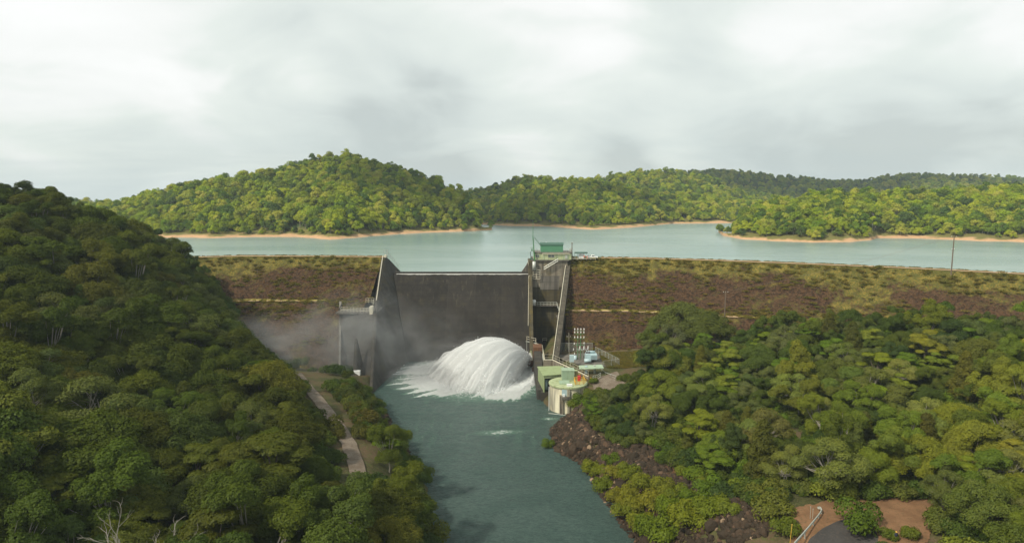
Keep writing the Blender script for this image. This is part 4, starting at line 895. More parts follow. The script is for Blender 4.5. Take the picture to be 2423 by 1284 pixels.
def car(loc, rz):
    root = empty('parked_car', loc, 'white car at the bottom edge of the road with only its roof showing', 'car')
    def sect(x, w, z0, z1): return [(x,-w,z0),(x,w,z0),(x,w,z1),(x,-w,z1)]
    def loft(secs, name, mat, par, bev=.06):
        vs = []; fs = []
        for s in secs: vs += sect(*s)
        for i in range(len(secs)-1):
            for k in range(4): fs.append((i*4+k, i*4+(k+1)%4, i*4+4+(k+1)%4, i*4+4+k))
        fs += [(3,2,1,0), tuple(len(vs)-4+k for k in range(4))]
        m = MB(); m.add(vs, fs); return m.build(name, mat, par, False, bev)
    loft([(-2.2,.78,.4,.85),(-1.9,.88,.25,.98),(0,.9,.22,1.0),(1.6,.88,.25,.9),(2.2,.75,.35,.68)], 'body', M['white'], root)
    loft([(-1.7,.78,.9,1.0),(-1.1,.68,.9,1.40),(.2,.68,.9,1.45),(1.0,.78,.85,1.0)], 'cabin', M['white'], root)
    m = MB(); m.hexa([(.42,-.6,1.40),(.42,.6,1.40),(.50,.6,1.40),(.50,-.6,1.40),(.93,-.68,1.02),(.93,.68,1.02),(1.02,.68,1.02),(1.02,-.68,1.02)]); m.build('windscreen', M['glass'], root)
    for y in (-.74,.74):
        m = MB(); m.hexa([(-1.25,y-.03,1.02),(.75,y-.03,1.02),(.75,y+.03,1.02),(-1.25,y+.03,1.02),(-1.0,y*.93-.03,1.34),(.25,y*.93-.03,1.36),(.25,y*.93+.03,1.36),(-1.0,y*.93+.03,1.34)]); m.build('side_window', M['glass'], root)
    for x in (-1.35,1.35):
        for y in (-.82,.82): m = MB(); m.tube((x,y-.1,.32),(x,y+.1,.32),.32,n=20); wo = m.build('wheel', M['rubber'], root); MB().tube((x,y-.11,.32),(x,y+.11,.32),.19,n=14).build('rim', M['steel'], wo)
    for y in (-.55,.55): MB().box(2.15,2.23,y-.15,y+.15,.52,.64).build('headlight', M['porcelain'], root)
    root.rotation_euler = (0,0,rz)
car((g.x, g.y+1.2, float(gz(g.x,g.y+1.2))+.22), R(15))
g = P(2119,1283,-21.2)
person((g.x, g.y, float(gz(g.x,g.y))+.15), R(10), STAND, M['navy'], M['navy'], 'person in dark clothes with a yellow hard hat between bushes at the bottom edge', M['yellow'])
# white birds on the right bank
def bird(p, label, s=1.0):
    root = bpy.data.objects.new('white_bird', None)
    vs = []; prof = [(-.34,.02),(-.22,.07),(-.05,.13),(.10,.12),(.20,.06)]; mb = MB()
    mb2 = bpy.data.meshes.new('white_bird'); V = [(-.32,0,.22),(-.1,0,.28),(.1,0,.34),(.2,0,.46),(.26,0,.58),(.36,0,.60),(.02,.05,.14),(.02,.05,0),(.02,-.05,.14),(.02,-.05,0)]
    mb2.from_pydata(V, [(0,1),(1,2),(2,3),(3,4),(4,5),(1,6),(6,7),(1,8),(8,9)], []); mb2.materials.append(M['white']); o = bpy.data.objects.new('white_bird', mb2); COL.objects.link(o)
    o.modifiers.new('skin', 'SKIN')
    for i, r in enumerate([.04,.13,.11,.055,.06,.012,.02,.012,.02,.012]): mb2.skin_vertices[0].data[i].radius = (r, r)
    o.modifiers.new('sub', 'SUBSURF').levels = 1; o.location = p; o.scale = (s,)*3; tag(o, label, 'bird')
for u, v, z, lb in ((1668,1174,-25.5,'white bird perched on the bare curved branch above the riprap'),(1706,1157,-26,'small white bird on grass, lower left of the pair near the bushes'),(1735,1143,-26,'white bird by the round green bush, upper right of the pair')):
    p = P(u, v, z); bird((p.x, p.y, p.z), lb, 1.6)

# ------------------------------------------------------------------ foliage meshes
rng = np.random.RandomState(11)
def quads(pos, nrm, size, rng, asp=.6):
    n = len(pos); r = rng.normal(size=(n, 3)); t = np.cross(nrm, r); t /= np.linalg.norm(t, axis=1)[:, None]+1e-9; b = np.cross(nrm, t)
    s = size[:, None]; V = np.stack([pos-t*s, pos-b*s*asp, pos+t*s, pos+b*s*asp], 1).reshape(-1, 3)
    return V, np.arange(4*n).reshape(-1, 4)
def crown_pts(lobes, n, rng, inner=.12, up=.25, flat=1.0, rough=.16):
    L = np.array(lobes); w = L[:, 3]**2; k = rng.choice(len(L), n, p=w/w.sum()); c = L[k, :3]; r = L[k, 3]
    d = rng.normal(size=(n, 3)); d /= np.linalg.norm(d, axis=1)[:, None]; d[:, 2] = np.where(d[:, 2] < -.25, -d[:, 2], d[:, 2])
    rad = r*(1+rng.normal(size=n)*rough*.5); rad = np.where(rng.rand(n) < inner, rad*rng.uniform(.3, .9, n), rad)
    # small bumps so that each lobe is itself clumped
    q = d*3.1+c; bump = (vnoise(q[:, 0]*1.3+q[:, 2], q[:, 1]*1.3-q[:, 2]*.7)-.5)*.34
    rad = rad*(1+bump); off = d*rad[:, None]; off[:, 2] *= flat
    nr = d+rng.normal(size=(n, 3))*.40; nr[:, 2] += up; nr /= np.linalg.norm(nr, axis=1)[:, None]
    return c+off, nr
def lobes_dome(rng, R_=6.0, z0=6, z1=13, n=16, rl=(1.7, 2.7)):
    out = []
    for i in range(n):
        a = rng.uniform(0, 2*math.pi); r = R_*math.sqrt(rng.rand()); z = z0+(z1-z0)*(1-(r/R_)**1.8)*rng.uniform(.8, 1)
        out.append((r*math.cos(a)*.9, r*math.sin(a)*.9, z-1.2, rng.uniform(*rl)))
    for i in range(n//2):
        a = rng.uniform(0, 2*math.pi); r = R_*rng.uniform(.55, .9); out.append((r*math.cos(a), r*math.sin(a), rng.uniform(z0-2.5, z0+1), rng.uniform(*rl)*.9))
    return out
def lobes_tier(rng, n=19, R_=5.6, z0=6, z1=13.0):
    out = []
    for i in range(n):
        a = rng.uniform(0, 6.28); r = R_*math.sqrt(rng.uniform(.02, 1)); z = z0+(z1-z0)*(1-(r/R_)**1.6)*rng.uniform(.55, 1)+rng.uniform(-.6, .6); out.append((r*math.cos(a), r*math.sin(a)*.9, z, rng.uniform(1.2, 2.2)))
    return out
def lobes_rag(rng):
    out = []; n = rng.randint(3, 6)
    for j in range(n):                 # several uneven heads on their own limbs
        a = 6.28*j/n+rng.uniform(-.5, .5); r = rng.uniform(1.5, 4.6); zc = rng.uniform(7, 14)
        for i in range(rng.randint(4, 8)): out.append((r*math.cos(a)+rng.normal()*1.3, r*math.sin(a)+rng.normal()*1.3, zc+rng.normal()*.9, rng.uniform(.8, 1.7)))
    for i in range(6): a = rng.uniform(0, 6.28); out.append((3*math.cos(a), 3*math.sin(a), rng.uniform(4, 7), rng.uniform(1.4, 2.2)))
    return out
def lobes_cone(rng, n=22, R_=3.2, H=14):
    out = []
    for i in range(n):
        t = (i+.5)/n; a = i*2.4; r = R_*(1-t)**.7*rng.uniform(.3, .8); out.append((r*math.cos(a), r*math.sin(a), 2+(H-3)*t, 1.5*(1-t*.6)+.3))
    return out
def lobes_shrub(rng, n=7, R_=1.5):
    return [(rng.uniform(-1, 1)*R_, rng.uniform(-1, 1)*R_, rng.uniform(.5, 1.5), rng.uniform(.7, 1.2)) for _ in range(n)]
def crown_mesh(name, lobes, n, size, mat, rng, **k):
    p, nr = crown_pts(lobes, n, rng, **k); s = rng.uniform(.6, 1.3, n)*size; V, f = quads(p, nr, s, rng); return np_mesh(name, V, f, mat)
def limb_mesh(name, lobes, mat, rng, H, r0=.32, multi=1, twigs=0, droop=.35):
    mb = MB()
    for m in range(multi):
        a = rng.uniform(0, 6.28); sp = .12*H*(multi > 1); fork = Vector((math.cos(a)*sp, math.sin(a)*sp, H*.42)); base = Vector((math.cos(a)*.3*(multi > 1), math.sin(a)*.3*(multi > 1), -1.5))
        mid = base.lerp(fork, .5)+Vector((rng.uniform(-.3, .3), rng.uniform(-.3, .3), 0)); mb.path([base, mid, fork], r0, r0*.6, 7)
        idx = [i for i in range(len(lobes)) if i % multi == m]
        for i in idx[:10]:
            l = lobes[i]; e = Vector(l[:3]); k = fork.lerp(e, .5)+Vector((0, 0, -droop*(e-fork).length*.3)); k2 = k.lerp(e, .6)+Vector((rng.uniform(-.3, .3), rng.uniform(-.3, .3), .1))
            mb.path([fork, k, k2, e], r0*.42, r0*.08, 5)
            for t in range(twigs):
                q = k.lerp(e, rng.uniform(.1, .9)); d = Vector(rng.normal(size=3)); d.z = abs(d.z)+.3; d.normalize(); mb.path([q, q+d*l[3]*.6, q+d*l[3]*1.1+Vector(rng.normal(size=3))*.25], r0*.12, r0*.035, 4)
    me = bpy.data.meshes.new(name); me.from_pydata(mb.v, [], mb.f); me.materials.append(mat); me.update(); return me
KIND = {}
def variants(key, lobef, count, n, size, leaf, bark, H, seed, **k):
    lk = {a: k.pop(a) for a in ('r0', 'multi', 'twigs') if a in k}; KIND[key] = []
    for i in range(count):
        r = np.random.RandomState(seed+i); lb = lobef(r); KIND[key].append((crown_mesh('crown', lb, n, size, leaf, r, **k), limb_mesh('trunk', lb, bark, r, H, **lk), H))
variants('dome', lambda r: lobes_dome(r), 4, 36000, .165, M['leaf'], M['bark_dark'], 12, 20)
variants('ragged', lobes_rag, 5, 32000, .155, M['leaf'], M['bark_pale'], 12, 80, r0=.26)
variants('broad', lambda r: lobes_dome(r, 7.5, 7, 12.5, 24, (1.5, 2.3)), 3, 40000, .165, M['leaf'], M['bark_dark'], 12, 30)
variants('tier', lambda r: lobes_tier(r), 3, 22000, .19, M['leaf_bright'], M['bark_dark'], 13, 40, flat=.42, up=.8, inner=.05)
variants('airy', lambda r: lobes_dome(r, 6, 6.5, 12.5, 17, (1.2, 2.0)), 3, 18000, .145, M['leaf_grey'], M['bark_pale'], 12, 50, multi=3, twigs=3, r0=.24, flat=.75, inner=.02)
variants('cone', lambda r: lobes_cone(r), 2, 20000, .17, M['leaf_yellow'], M['bark_dark'], 13, 60, up=.5)
variants('bush', lambda r: lobes_shrub(r), 3, 2600, .16, M['leaf_bright'], M['bark_dark'], 2.0, 70, r0=.09)

# --- hidden-free prototypes for the uncountable masses (geometry nodes)
def proto_col(name, meshes):
    c = bpy.data.collections.new(name)
    for i, me in enumerate(meshes): o = bpy.data.objects.new(name+'_kind', me); c.objects.link(o)
    return c
def join_np(name, parts, mats):
    V = []; Fq = []; mi = []; b = 0
    for k, me in enumerate(parts):
        v = np.empty(len(me.vertices)*3, np.float32); me.vertices.foreach_get('co', v); V.append(v.reshape(-1, 3))
        for p in me.polygons: Fq.append([x+b for x in p.vertices]); mi.append(k)
        b += len(me.vertices)
    m = bpy.data.meshes.new(name); m.from_pydata(np.concatenate(V).tolist(), [], Fq)
    for x in mats: m.materials.append(x)
    m.polygons.foreach_set('material_index', mi); m.update(); return m
def scatter(name, pts, rot, scl, idx, colname, meshes, label=None, kind='stuff'):
    me = bpy.data.meshes.new(name); me.vertices.add(len(pts)); me.vertices.foreach_set('co', np.asarray(pts, np.float32).ravel())
    for nm, ty, da in (('rz', 'FLOAT', rot), ('sc', 'FLOAT', scl), ('ix', 'INT', idx)):
        a = me.attributes.new(nm, ty, 'POINT'); a.data.foreach_set('value', np.asarray(da, np.int32 if ty == 'INT' else np.float32))
    o = link(name, me); g = bpy.data.node_groups.new(name+'_scatter', 'GeometryNodeTree')
    g.interface.new_socket('Geometry', in_out='INPUT', socket_type='NodeSocketGeometry'); g.interface.new_socket('Geometry', in_out='OUTPUT', socket_type='NodeSocketGeometry')
    gi = g.nodes.new('NodeGroupInput'); go = g.nodes.new('NodeGroupOutput'); ip = g.nodes.new('GeometryNodeInstanceOnPoints'); ci = g.nodes.new('GeometryNodeCollectionInfo')
    ci.inputs['Collection'].default_value = proto_col(colname, meshes); ci.inputs['Separate Children'].default_value = True; ci.inputs['Reset Children'].default_value = True
    ip.inputs['Pick Instance'].default_value = True
    def at(nm, ty):
        n = g.nodes.new('GeometryNodeInputNamedAttribute'); n.data_type = ty; n.inputs['Name'].default_value = nm; return [s for s in n.outputs if s.enabled and s.name == 'Attribute'][0]
    cx = g.nodes.new('ShaderNodeCombineXYZ'); g.links.new(at('rz', 'FLOAT'), cx.inputs[2]); g.links.new(cx.outputs[0], ip.inputs['Rotation'])
    g.links.new(at('sc', 'FLOAT'), ip.inputs['Scale']); g.links.new(at('ix', 'INT'), ip.inputs['Instance Index'])
    g.links.new(gi.outputs[0], ip.inputs['Points']); g.links.new(ci.outputs[0], ip.inputs['Instance']); g.links.new(ip.outputs[0], go.inputs[0])
    md = o.modifiers.new('scatter', 'NODES'); md.node_group = g; return tag(o, label, kind=kind)

# ------------------------------------------------------------------ near forest, tree by tree
def fedge(y): return np.interp(y, [60, 100, 150, 217, 240, 260, 277, 290, 300, 314, 330, 345], [-4, -12, -24, -71, -82, -92, -102, -116, -131, -144, -158, -166])
TRX = [p.x for p in TRK][::-1]; TRY = [p.y for p in TRK][::-1]
def track_x(y): return np.interp(y, TRY, TRX)
cands = []
def jgrid(x0, x1, y0, y1, s, seed):
    r = np.random.RandomState(seed); o = []
    j = 0; y = y0
    while y < y1:
        x = x0+(s/2 if j % 2 else 0)
        while x < x1: o.append((x+r.uniform(-.33, .33)*s, y+r.uniform(-.33, .33)*s)); x += s
        y += s*.88; j += 1
    return o
inclear = lambda x, y: (44 < x < 86 and 100 < y < 135 and (proj((x, y, -21.6))[1] > 1178) and proj((x, y, -21.6))[0] < 2225)
for x, y in jgrid(-300, -10, 66, 350, 8.2, 1):
    side = None
    if y < 240:
        tx_ = track_x(y)
        if y > 136 and tx_-3.6 < x < tx_+4: continue
        if x > xl(y)-(8.5 if y < 185 else 4.5): continue
        if x > tx_ and y > 172: continue
    elif x > fedge(y): continue
    if x < -80 and land(x, y) > 55: continue
    cands.append((x, y, 'left'))
for x, y in jgrid(12, 290, 66, 262, 7.6, 2):
    d = x-xr(y)
    up = np.interp(x, [20, 40, 52, 75, 110, 150, 200, 280], [205, 219, 236, 250, 246, 232, 212, 190])
    if y > up: continue
    if d < (13 if y < 175 else 11 if y < 210 else 9): continue
    if inclear(x, y): continue
    pu, pv, _ = proj((x, y, float(gz(x, y))))
    if 1470 < pu < 1700 and 1050 < pv < 1210 and d < 20: continue
    if 1690 < pu < 1880 and pv > 1170: continue
    if 1560 < pu < 1900 and 1000 < pv < 1060 and (int(x) % 5 < 1): continue
    cands.append((x, y, 'right'))
extra = [(Q(1612,800,262).x, 262, 'big'), (Q(1545,800,256).x, 256, 'mid'), (Q(1668,800,258).x, 256, 'mid'), (Q(1590,830,250).x, 251, 'mid'), (Q(1560,850,248).x, 248, 'pale'), (Q(1590,900,236).x, 236, 'pale'), (Q(1830,900,220).x, 220, 'pale'), (Q(1860,880,228).x, 228, 'pale'), (Q(1715,930,215).x, 215, 'lime'), (Q(1640,960,190).x, 190, 'olive'), (Q(2290,950,170).x, 172, 'cone')]
for x, y, k in extra: cands = [c for c in cands if (c[0]-x)**2+(c[1]-y)**2 > (110 if k == 'big' else 25)] + [(x, y, k)]
TRACK_CLEAR = [(700,885),(765,905),(830,990),(876,1090),(876,1150),(822,1150),(775,1050),(715,960)]
KEEP = [TRACK_CLEAR, [(1300,1015),(1400,1035),(1500,1060),(1600,1115),(1690,1195),(1790,1290),(1500,1290),(1440,1180),(1330,1080)],
 [(446,604),(905,600),(905,880),(735,905),(655,850),(580,780),(552,715),(500,660)],
 [(1345,600),(2423,655),(2423,745),(2150,735),(1950,730),(1740,760),(1690,755),(1660,705),(1560,705),(1490,770),(1345,860)],
 [(-400,425),(0,436),(60,446),(115,466),(200,470),(285,466),(322,515),(362,552),(446,600),(446,200),(-400,200)],
 [(700,870),(850,870),(872,975),(900,1000),(850,1040),(770,950)],
 [(1280,860),(1400,860),(1395,945),(1350,1000),(1280,1000)], [(1390,825),(1480,825),(1480,885),(1400,900)], [(1885,1205),(2205,1185),(2190,1290),(1885,1290)], [(1690,755),(1725,755),(1725,800),(1690,800)], [(1870,1010),(1895,1010),(1895,1030),(1870,1030)]]
def inpoly(u, v, pl):
    c = False; j = len(pl)-1
    for i in range(len(pl)):
        if (pl[i][1] > v) != (pl[j][1] > v) and u < (pl[j][0]-pl[i][0])*(v-pl[i][1])/(pl[j][1]-pl[i][1])+pl[i][0]: c = not c
        j = i
    return c
def blocks(x, y, z, rad, H):
    """would something this big hide the bank, the tracks or the power house?"""
    for zz_, rr_ in ((z+H*.95, rad*.4), (z+H*.7, rad*.85), (z+H*.4, rad*.8), (z, 0)):
        u, v, d = proj((x, y, zz_)); k = rr_*F/d
        for uu in (u-k, u-k*.5, u, u+k*.5, u+k):
            if any(inpoly(uu, v, p) for p in KEEP): return True
    return False
trees = []
r = np.random.RandomState(5)
for x, y, side in cands:
    z = float(gz(x, y)); 
    if z < -34.5: continue
    pu, pv, dd = proj((x, y, z+12)); 
    if dd < 40 or pu < -160 or pu > 2590 or pv > 1400: continue
    q = r.rand(); h = float(np.clip(r.lognormal(-.05, .2), .6, 1.4))
    if side == 'left':
        kind = 'dome' if q < .42 else 'broad' if q < .76 else 'tier' if q < .88 else 'airy' if q < .97 else 'cone'
        if q < .20 or .60 < q < .70: kind = 'ragged'
        if y > 200 and q > .76: kind = 'airy'; h *= 1.15
        tint = {'ragged': (1.08, 1.0, .75), 'dome': (1.06, .96, .7), 'broad': (1.15, .98, .7), 'tier': (.6, .56, .6), 'airy': (.85, .86, .7), 'cone': (.6, .7, .8)}[kind]  # same leaves tinted darker than on the right; slope shade put into colour
        if y > 280: h *= .85
    elif side == 'right':
        kind = 'dome' if q < .30 else 'broad' if q < .50 else 'tier' if q < .66 else 'airy' if q < .93 else 'cone'
        if q < .16 or .42 < q < .5: kind = 'ragged'
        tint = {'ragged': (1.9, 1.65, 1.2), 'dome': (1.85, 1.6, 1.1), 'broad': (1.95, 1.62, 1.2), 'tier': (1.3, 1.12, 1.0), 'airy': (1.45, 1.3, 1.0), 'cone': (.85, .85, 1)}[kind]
        h *= .80 if y > 120 else .74
        if x-xr(y) < 22: h *= .62
        if kind == 'tier': h *= .9
    elif side == 'big': kind, tint, h = 'broad', (1.15, .98, 1.7), 1.5
    elif side == 'mid': kind, tint, h = ('airy' if x < Q(1560,800,256).x or y < 253 else 'broad'), (1.1, 1.0, 1.4), 1.2
    elif side == 'pale': kind, tint, h = 'airy', (1.15, 1.1, 1.2), 1.0
    elif side == 'lime': kind, tint, h = 'tier', (1.3, 1.2, 1.2), .85
    elif side == 'olive': kind, tint, h = 'broad', (1.9, 1.65, 1.9), .72
    elif side == 'cone': kind, tint, h = 'cone', (1.0, .95, 1), 1.15
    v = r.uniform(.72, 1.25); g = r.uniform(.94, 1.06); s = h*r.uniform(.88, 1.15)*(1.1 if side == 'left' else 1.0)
    ok_ = False
    for shrink in (1, .75, .55, .4):
        if not blocks(x, y, z, 6*s*shrink, 13*h*shrink): ok_ = True; break
    if not ok_ and side in ('left', 'right'): continue
    if side not in ('left', 'right'): shrink = 1
    s *= shrink; h *= shrink
    tint = tuple(c_*k_ for c_, k_ in zip(tint, (1.0, 1.0, 1.0)))
    if -60 < x < 0 and y < 110 : pass
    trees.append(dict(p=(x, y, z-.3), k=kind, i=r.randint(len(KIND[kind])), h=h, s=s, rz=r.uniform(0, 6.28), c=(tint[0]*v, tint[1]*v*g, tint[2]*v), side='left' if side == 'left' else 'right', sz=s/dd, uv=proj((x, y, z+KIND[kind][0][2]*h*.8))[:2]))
trees.sort(key=lambda t: -t['sz'])
def visible_first(t): u, v = t['uv']; return -60 < u < 2483 and 380 < v < 1330
vis = [t for t in trees if visible_first(t)]; rest = [t for t in trees if not visible_first(t)]
main = vis[:298]; rest += vis[298:]
LOOK = {'ragged': ['uneven green', 'ragged headed', 'loose crowned'], 'dome': ['billowy green', 'rounded olive', 'lumpy green'], 'broad': ['wide olive', 'broad spreading', 'wide mossy'], 'tier': ['layered bright', 'flat tiered', 'bright fan-like'], 'airy': ['open grey-green', 'pale branched', 'sparse silvery'], 'cone': ['narrow yellow-green', 'upright yellowish', 'slim pointed']}
ORD = ['first','second','third','fourth','fifth','sixth','seventh','eighth','ninth','tenth','eleventh','twelfth','thirteenth','fourteenth','fifteenth','sixteenth','seventeenth','eighteenth','nineteenth','twentieth','twenty-first','twenty-second','twenty-third','twenty-fourth','twenty-fifth','twenty-sixth','twenty-seventh','twenty-eighth','twenty-ninth','thirtieth']
NB = 14
for sd_ in ('left', 'right'):
    S = sorted([t for t in main if t['side'] == sd_], key=lambda t: t['uv'][1]); per = math.ceil(len(S)/NB)
    for b in range(NB):
        row = sorted(S[b*per:(b+1)*per], key=lambda t: t['uv'][0])
        for i, t in enumerate(row):
            where = 'on the left hillside' if sd_ == 'left' else 'on the right bank'
            rowname = f'{ORD[b]} row from the top' if b < NB/2 else f'{ORD[NB-1-b]} row from the bottom'
            look = LOOK[t['k']][t['i'] % 3]
            t['label'] = f'{look} tree {where}, {ORD[i]} from left, {rowname}'
NAME = {'ragged': 'forest_tree', 'dome': 'rainforest_tree', 'broad': 'spreading_tree', 'tier': 'layered_tree', 'airy': 'paperbark_tree', 'cone': 'upright_tree'}
for t in main:
    cm, tm, H = KIND[t['k']][t['i']]
    e = empty(NAME[t['k']], t['p'], t['label'], 'tree', 'trees of the left hillside' if t['side'] == 'left' else 'trees of the right bank')
    e.rotation_euler = (0, 0, t['rz']); e.scale = (t['s'], t['s'], t['h'])
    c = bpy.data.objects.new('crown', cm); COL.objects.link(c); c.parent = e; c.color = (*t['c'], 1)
    k = bpy.data.objects.new('trunk', tm); COL.objects.link(k); k.parent = e
keys = list(KIND); protos = []; pidx = {}
for k in ('dome', 'ragged', 'broad', 'tier', 'airy', 'cone'):
    for i, (cm, tm, H) in enumerate(KIND[k]): pidx[(k, i)] = len(protos); protos.append(cm)
if rest:
    scatter('background_trees', [t['p'] for t in rest], [t['rz'] for t in rest], [t['s'] for t in rest], [pidx[(t['k'], t['i'])] for t in rest], 'tree_kinds', protos, 'many smaller trees filling the forest gaps and edges on both valley sides')
# undergrowth
pts = []; r = np.random.RandomState(9)
for x, y in jgrid(-220, -10, 70, 335, 3.6, 21):
    if y < 240:
        if y > 140 and track_x(y)-4.2 < x < track_x(y)+6.5: continue
        if x > xl(y)-1.0: continue
        if y > 150 and x > track_x(y)+2.5 and r.rand() < .35: continue
    elif x > fedge(y)+4: continue
    if inpoly(*proj((x, y, float(gz(x, y))+1))[:2], TRACK_CLEAR): continue
    if any(inpoly(*proj((x+e_, y, float(gz(x, y))+2.2))[:2], KEEP[2]) for e_ in (-1.5, 1.5)): continue
    pts.append((x, y))
for x, y in jgrid(18, 230, 70, 262, 3.4, 22):
    up = np.interp(x, [20, 40, 52, 75, 110, 150, 200, 280], [212, 222, 240, 258, 254, 240, 218, 195])
    d = x-xr(y)
    if y > up or d < 9.5 or inclear(x, y): continue
    pu, pv, _ = proj((x, y, float(gz(x, y))))
    if 1480 < pu < 1690 and 1060 < pv < 1220 and d < 16: continue
    if 1690 < pu < 1900 and pv > 1190 and r.rand() < .6: continue
    if blocks(x, y, float(gz(x, y)), 1.5, 2): continue
    pts.append((x, y))
for _ in range(22):   # scrub in front of the left embankment
    pts.append((r.uniform(-112, -60), r.uniform(236, 272)))
bushes = [m[0] for m in KIND['bush']]
shrub2 = []
for i in range(3):
    rr_ = np.random.RandomState(90+i); shrub2.append(crown_mesh('shrub', lobes_shrub(rr_), 2600, .15, M['leaf'], rr_))
allb = bushes+shrub2
P3D = [(x, y, float(gz(x, y))-.2) for x, y in pts]
scatter('undergrowth', P3D, r.uniform(0, 6.28, len(pts)), r.uniform(.7, 1.7, len(pts)), [(r.choice(6, p=[.08,.08,.08,.26,.25,.25]) if x > 0 else 3+r.randint(3)) for x, y in pts], 'undergrowth_kinds', allb, 'low tangled undergrowth and scrub between the trees')

# bright shrubs along the riprap, each one an object
def add_bush(x, y, z, s, col, label, group, i, name='shrub'):
    cm, tm, H = KIND['bush'][i % 3]; e = empty(name, (x, y, z), label, 'shrub', group); e.scale = (s, s, s); e.rotation_euler = (0, 0, i*1.7)
    c = bpy.data.objects.new('foliage', cm); COL.objects.link(c); c.parent = e; c.color = (*col, 1)
    k = bpy.data.objects.new('stem', tm); COL.objects.link(k); k.parent = e
BS = [(1296,1050,1.0),(1405,1100,1.5),(1425,1112,1.3),(1447,1108,1.1),(1430,1140,1.5),(1455,1135,1.7),(1478,1150,1.5),(1452,1172,1.5),(1482,1180,1.4),(1470,1205,1.6),(1500,1175,1.4),(1495,1212,1.7),(1520,1195,1.6),(1500,1240,1.7),(1530,1228,1.9),(1555,1215,1.5),(1522,1265,1.8),(1552,1252,1.9),(1585,1240,1.4),(1545,1290,2.0),(1580,1275,2.0),(1612,1262,1.5),(1600,1300,2.0),(1640,1290,1.8),(1665,1275,1.3)]
for i, (u, v, s) in enumerate(BS):
    u += 30*max(0, (v-1130)/150)*(i > 0)
    p = P(u, v, RIV+2.2 if i else RIV+1); zz_ = max(float(gz(p.x, p.y)), RIV)
    add_bush(p.x, p.y, zz_-.2, s*.92, (1.2, 1.0, .8) if i % 3 else (1.0, .9, .8), f'bright green shrub on the dark riprap, {ORD[i]} from the river tank downstream' if i else 'small round bright green bush standing alone in the river shallows', 'shrubs on the right riprap bank', i)
BL = [(2035,1262,1.9),(2108,1282,.7),(2148,1284,.9),(1815,1172,1.5),(1830,1215,1.7),(1850,1250,1.4)]
lab = ['dark green pyramid bush standing on the asphalt edge','thin small bush just right of the worker','wispy low bush at the right of the worker','rounded shrub just right of the white birds','leafy shrub left of the dirt clearing, above the yellow stake','small olive shrub close to the yellow stake']
for i, (u, v, s) in enumerate(BL):
    p = P(u, v, -21.8); add_bush(p.x, p.y, float(gz(p.x, p.y))-.1, s, (.75, .7, .8), lab[i], 'shrubs around the clearing', i)
BT = [(26.4,219.4,1.2),(23.8,217.4,1.6),(28.2,228.5,.9),(22.0,215.2,1.4)]
for i, (x, y, s) in enumerate(BT): add_bush(x, y, float(gz(x, y))-.2, s, (.85, .8, .9), f'green climbing shrub against the right side of the round pump house, {ORD[i]} of the clump', 'shrubs beside the pump house', i)
BX = [(-55,181),(-52,176),(-49,171),(-46,167),(-47,192),(-44,186),(-42,181),(-41,175),(-38,170),(-36,176),(-48,199),(-45,195),(-52,203),(-54,209),(-50,206),(-47,211),(-56,216),(-58,222),(-53,220),(-57,229),(-60,236),(-56,235)]
for i, (x, y) in enumerate(BX):
    z = max(float(gz(x, y)), RIV); add_bush(x, y, z-.3, [1.5, 1.0, 1.7, 1.2][i % 4]*(1 if y < 205 else .7), (.55, .42, .6), f'dark shrub between the dirt track and river, {ORD[i]} going upstream', 'shrubs between track and river', i+1)

# ------------------------------------------------------------------ dead and bare trees
def bare(name, base, H, seed, label, mat, spread=.5, stems=4, group=None):
    r = np.random.RandomState(seed); mb = MB(base)
    def grow(p, d, L, rad, dep):
        pts = [p]
        for k in range(4): d = (d+Vector(r.normal(size=3))*.16).normalized(); p = p+d*L/4; pts.append(p)
        mb.path(pts, rad, rad*.55, 5)
        if dep > 0:
            for k in range(r.randint(2, 4)):
                q = pts[r.randint(2, 5)]; nd = (d+Vector(r.normal(size=3))*spread); nd.z = abs(nd.z)*.7+.25; grow(q, nd.normalized(), L*r.uniform(.45, .7), rad*.5, dep-1)
    for s in range(stems):
        a = r.uniform(0, 6.28); grow(Vector(base)+Vector((math.cos(a)*.3, math.sin(a)*.3, -.5)), Vector((math.cos(a)*.3, math.sin(a)*.3, 1)).normalized(), H*.55, .05+H*.010, 3)
    o = mb.build(name, mat); o.location = base; return tag(o, label, 'bare tree', group)
def bare_at(u, v, Y, H, seed, label, stems=4):
    p = Q(u, v, Y); bare('bare_tree', (p.x, p.y, p.z-H), H, seed, label, M['bark_pale'], .5, stems)
bare_at(278, 1212, 92, 9, 3, 'leafless pale tree with upright twisted branches in front of the lower left forest', 3)
bare_at(382, 1222, 94, 8, 4, 'smaller leafless pale tree right of the other one at the lower left', 3)
bare_at(690, 1190, 118, 10, 5, 'thin pale dead tree beside the lower dirt track', 2)
bare_at(1590, 838, 240, 9, 6, 'pale bare branched tree among dull green crowns right of the transformer yard', 4)
bare_at(1665, 855, 236, 8, 7, 'leafless grey tree on the slope between transformer yard and lime green tree', 4)
bare_at(1845, 820, 225, 11, 8, 'tall bare white limbed tree in the middle of the right forest', 4)
bare_at(1795, 835, 222, 9, 9, 'white forked bare tree just left of the tallest bare tree', 3)
bare_at(2080, 905, 178, 9, 10, 'dead pale tree in the right forest below the dark green crowns', 3)
bare_at(1655, 1168, 146, 3, 12, 'low bare curved branch holding a white bird above the riprap', 1)

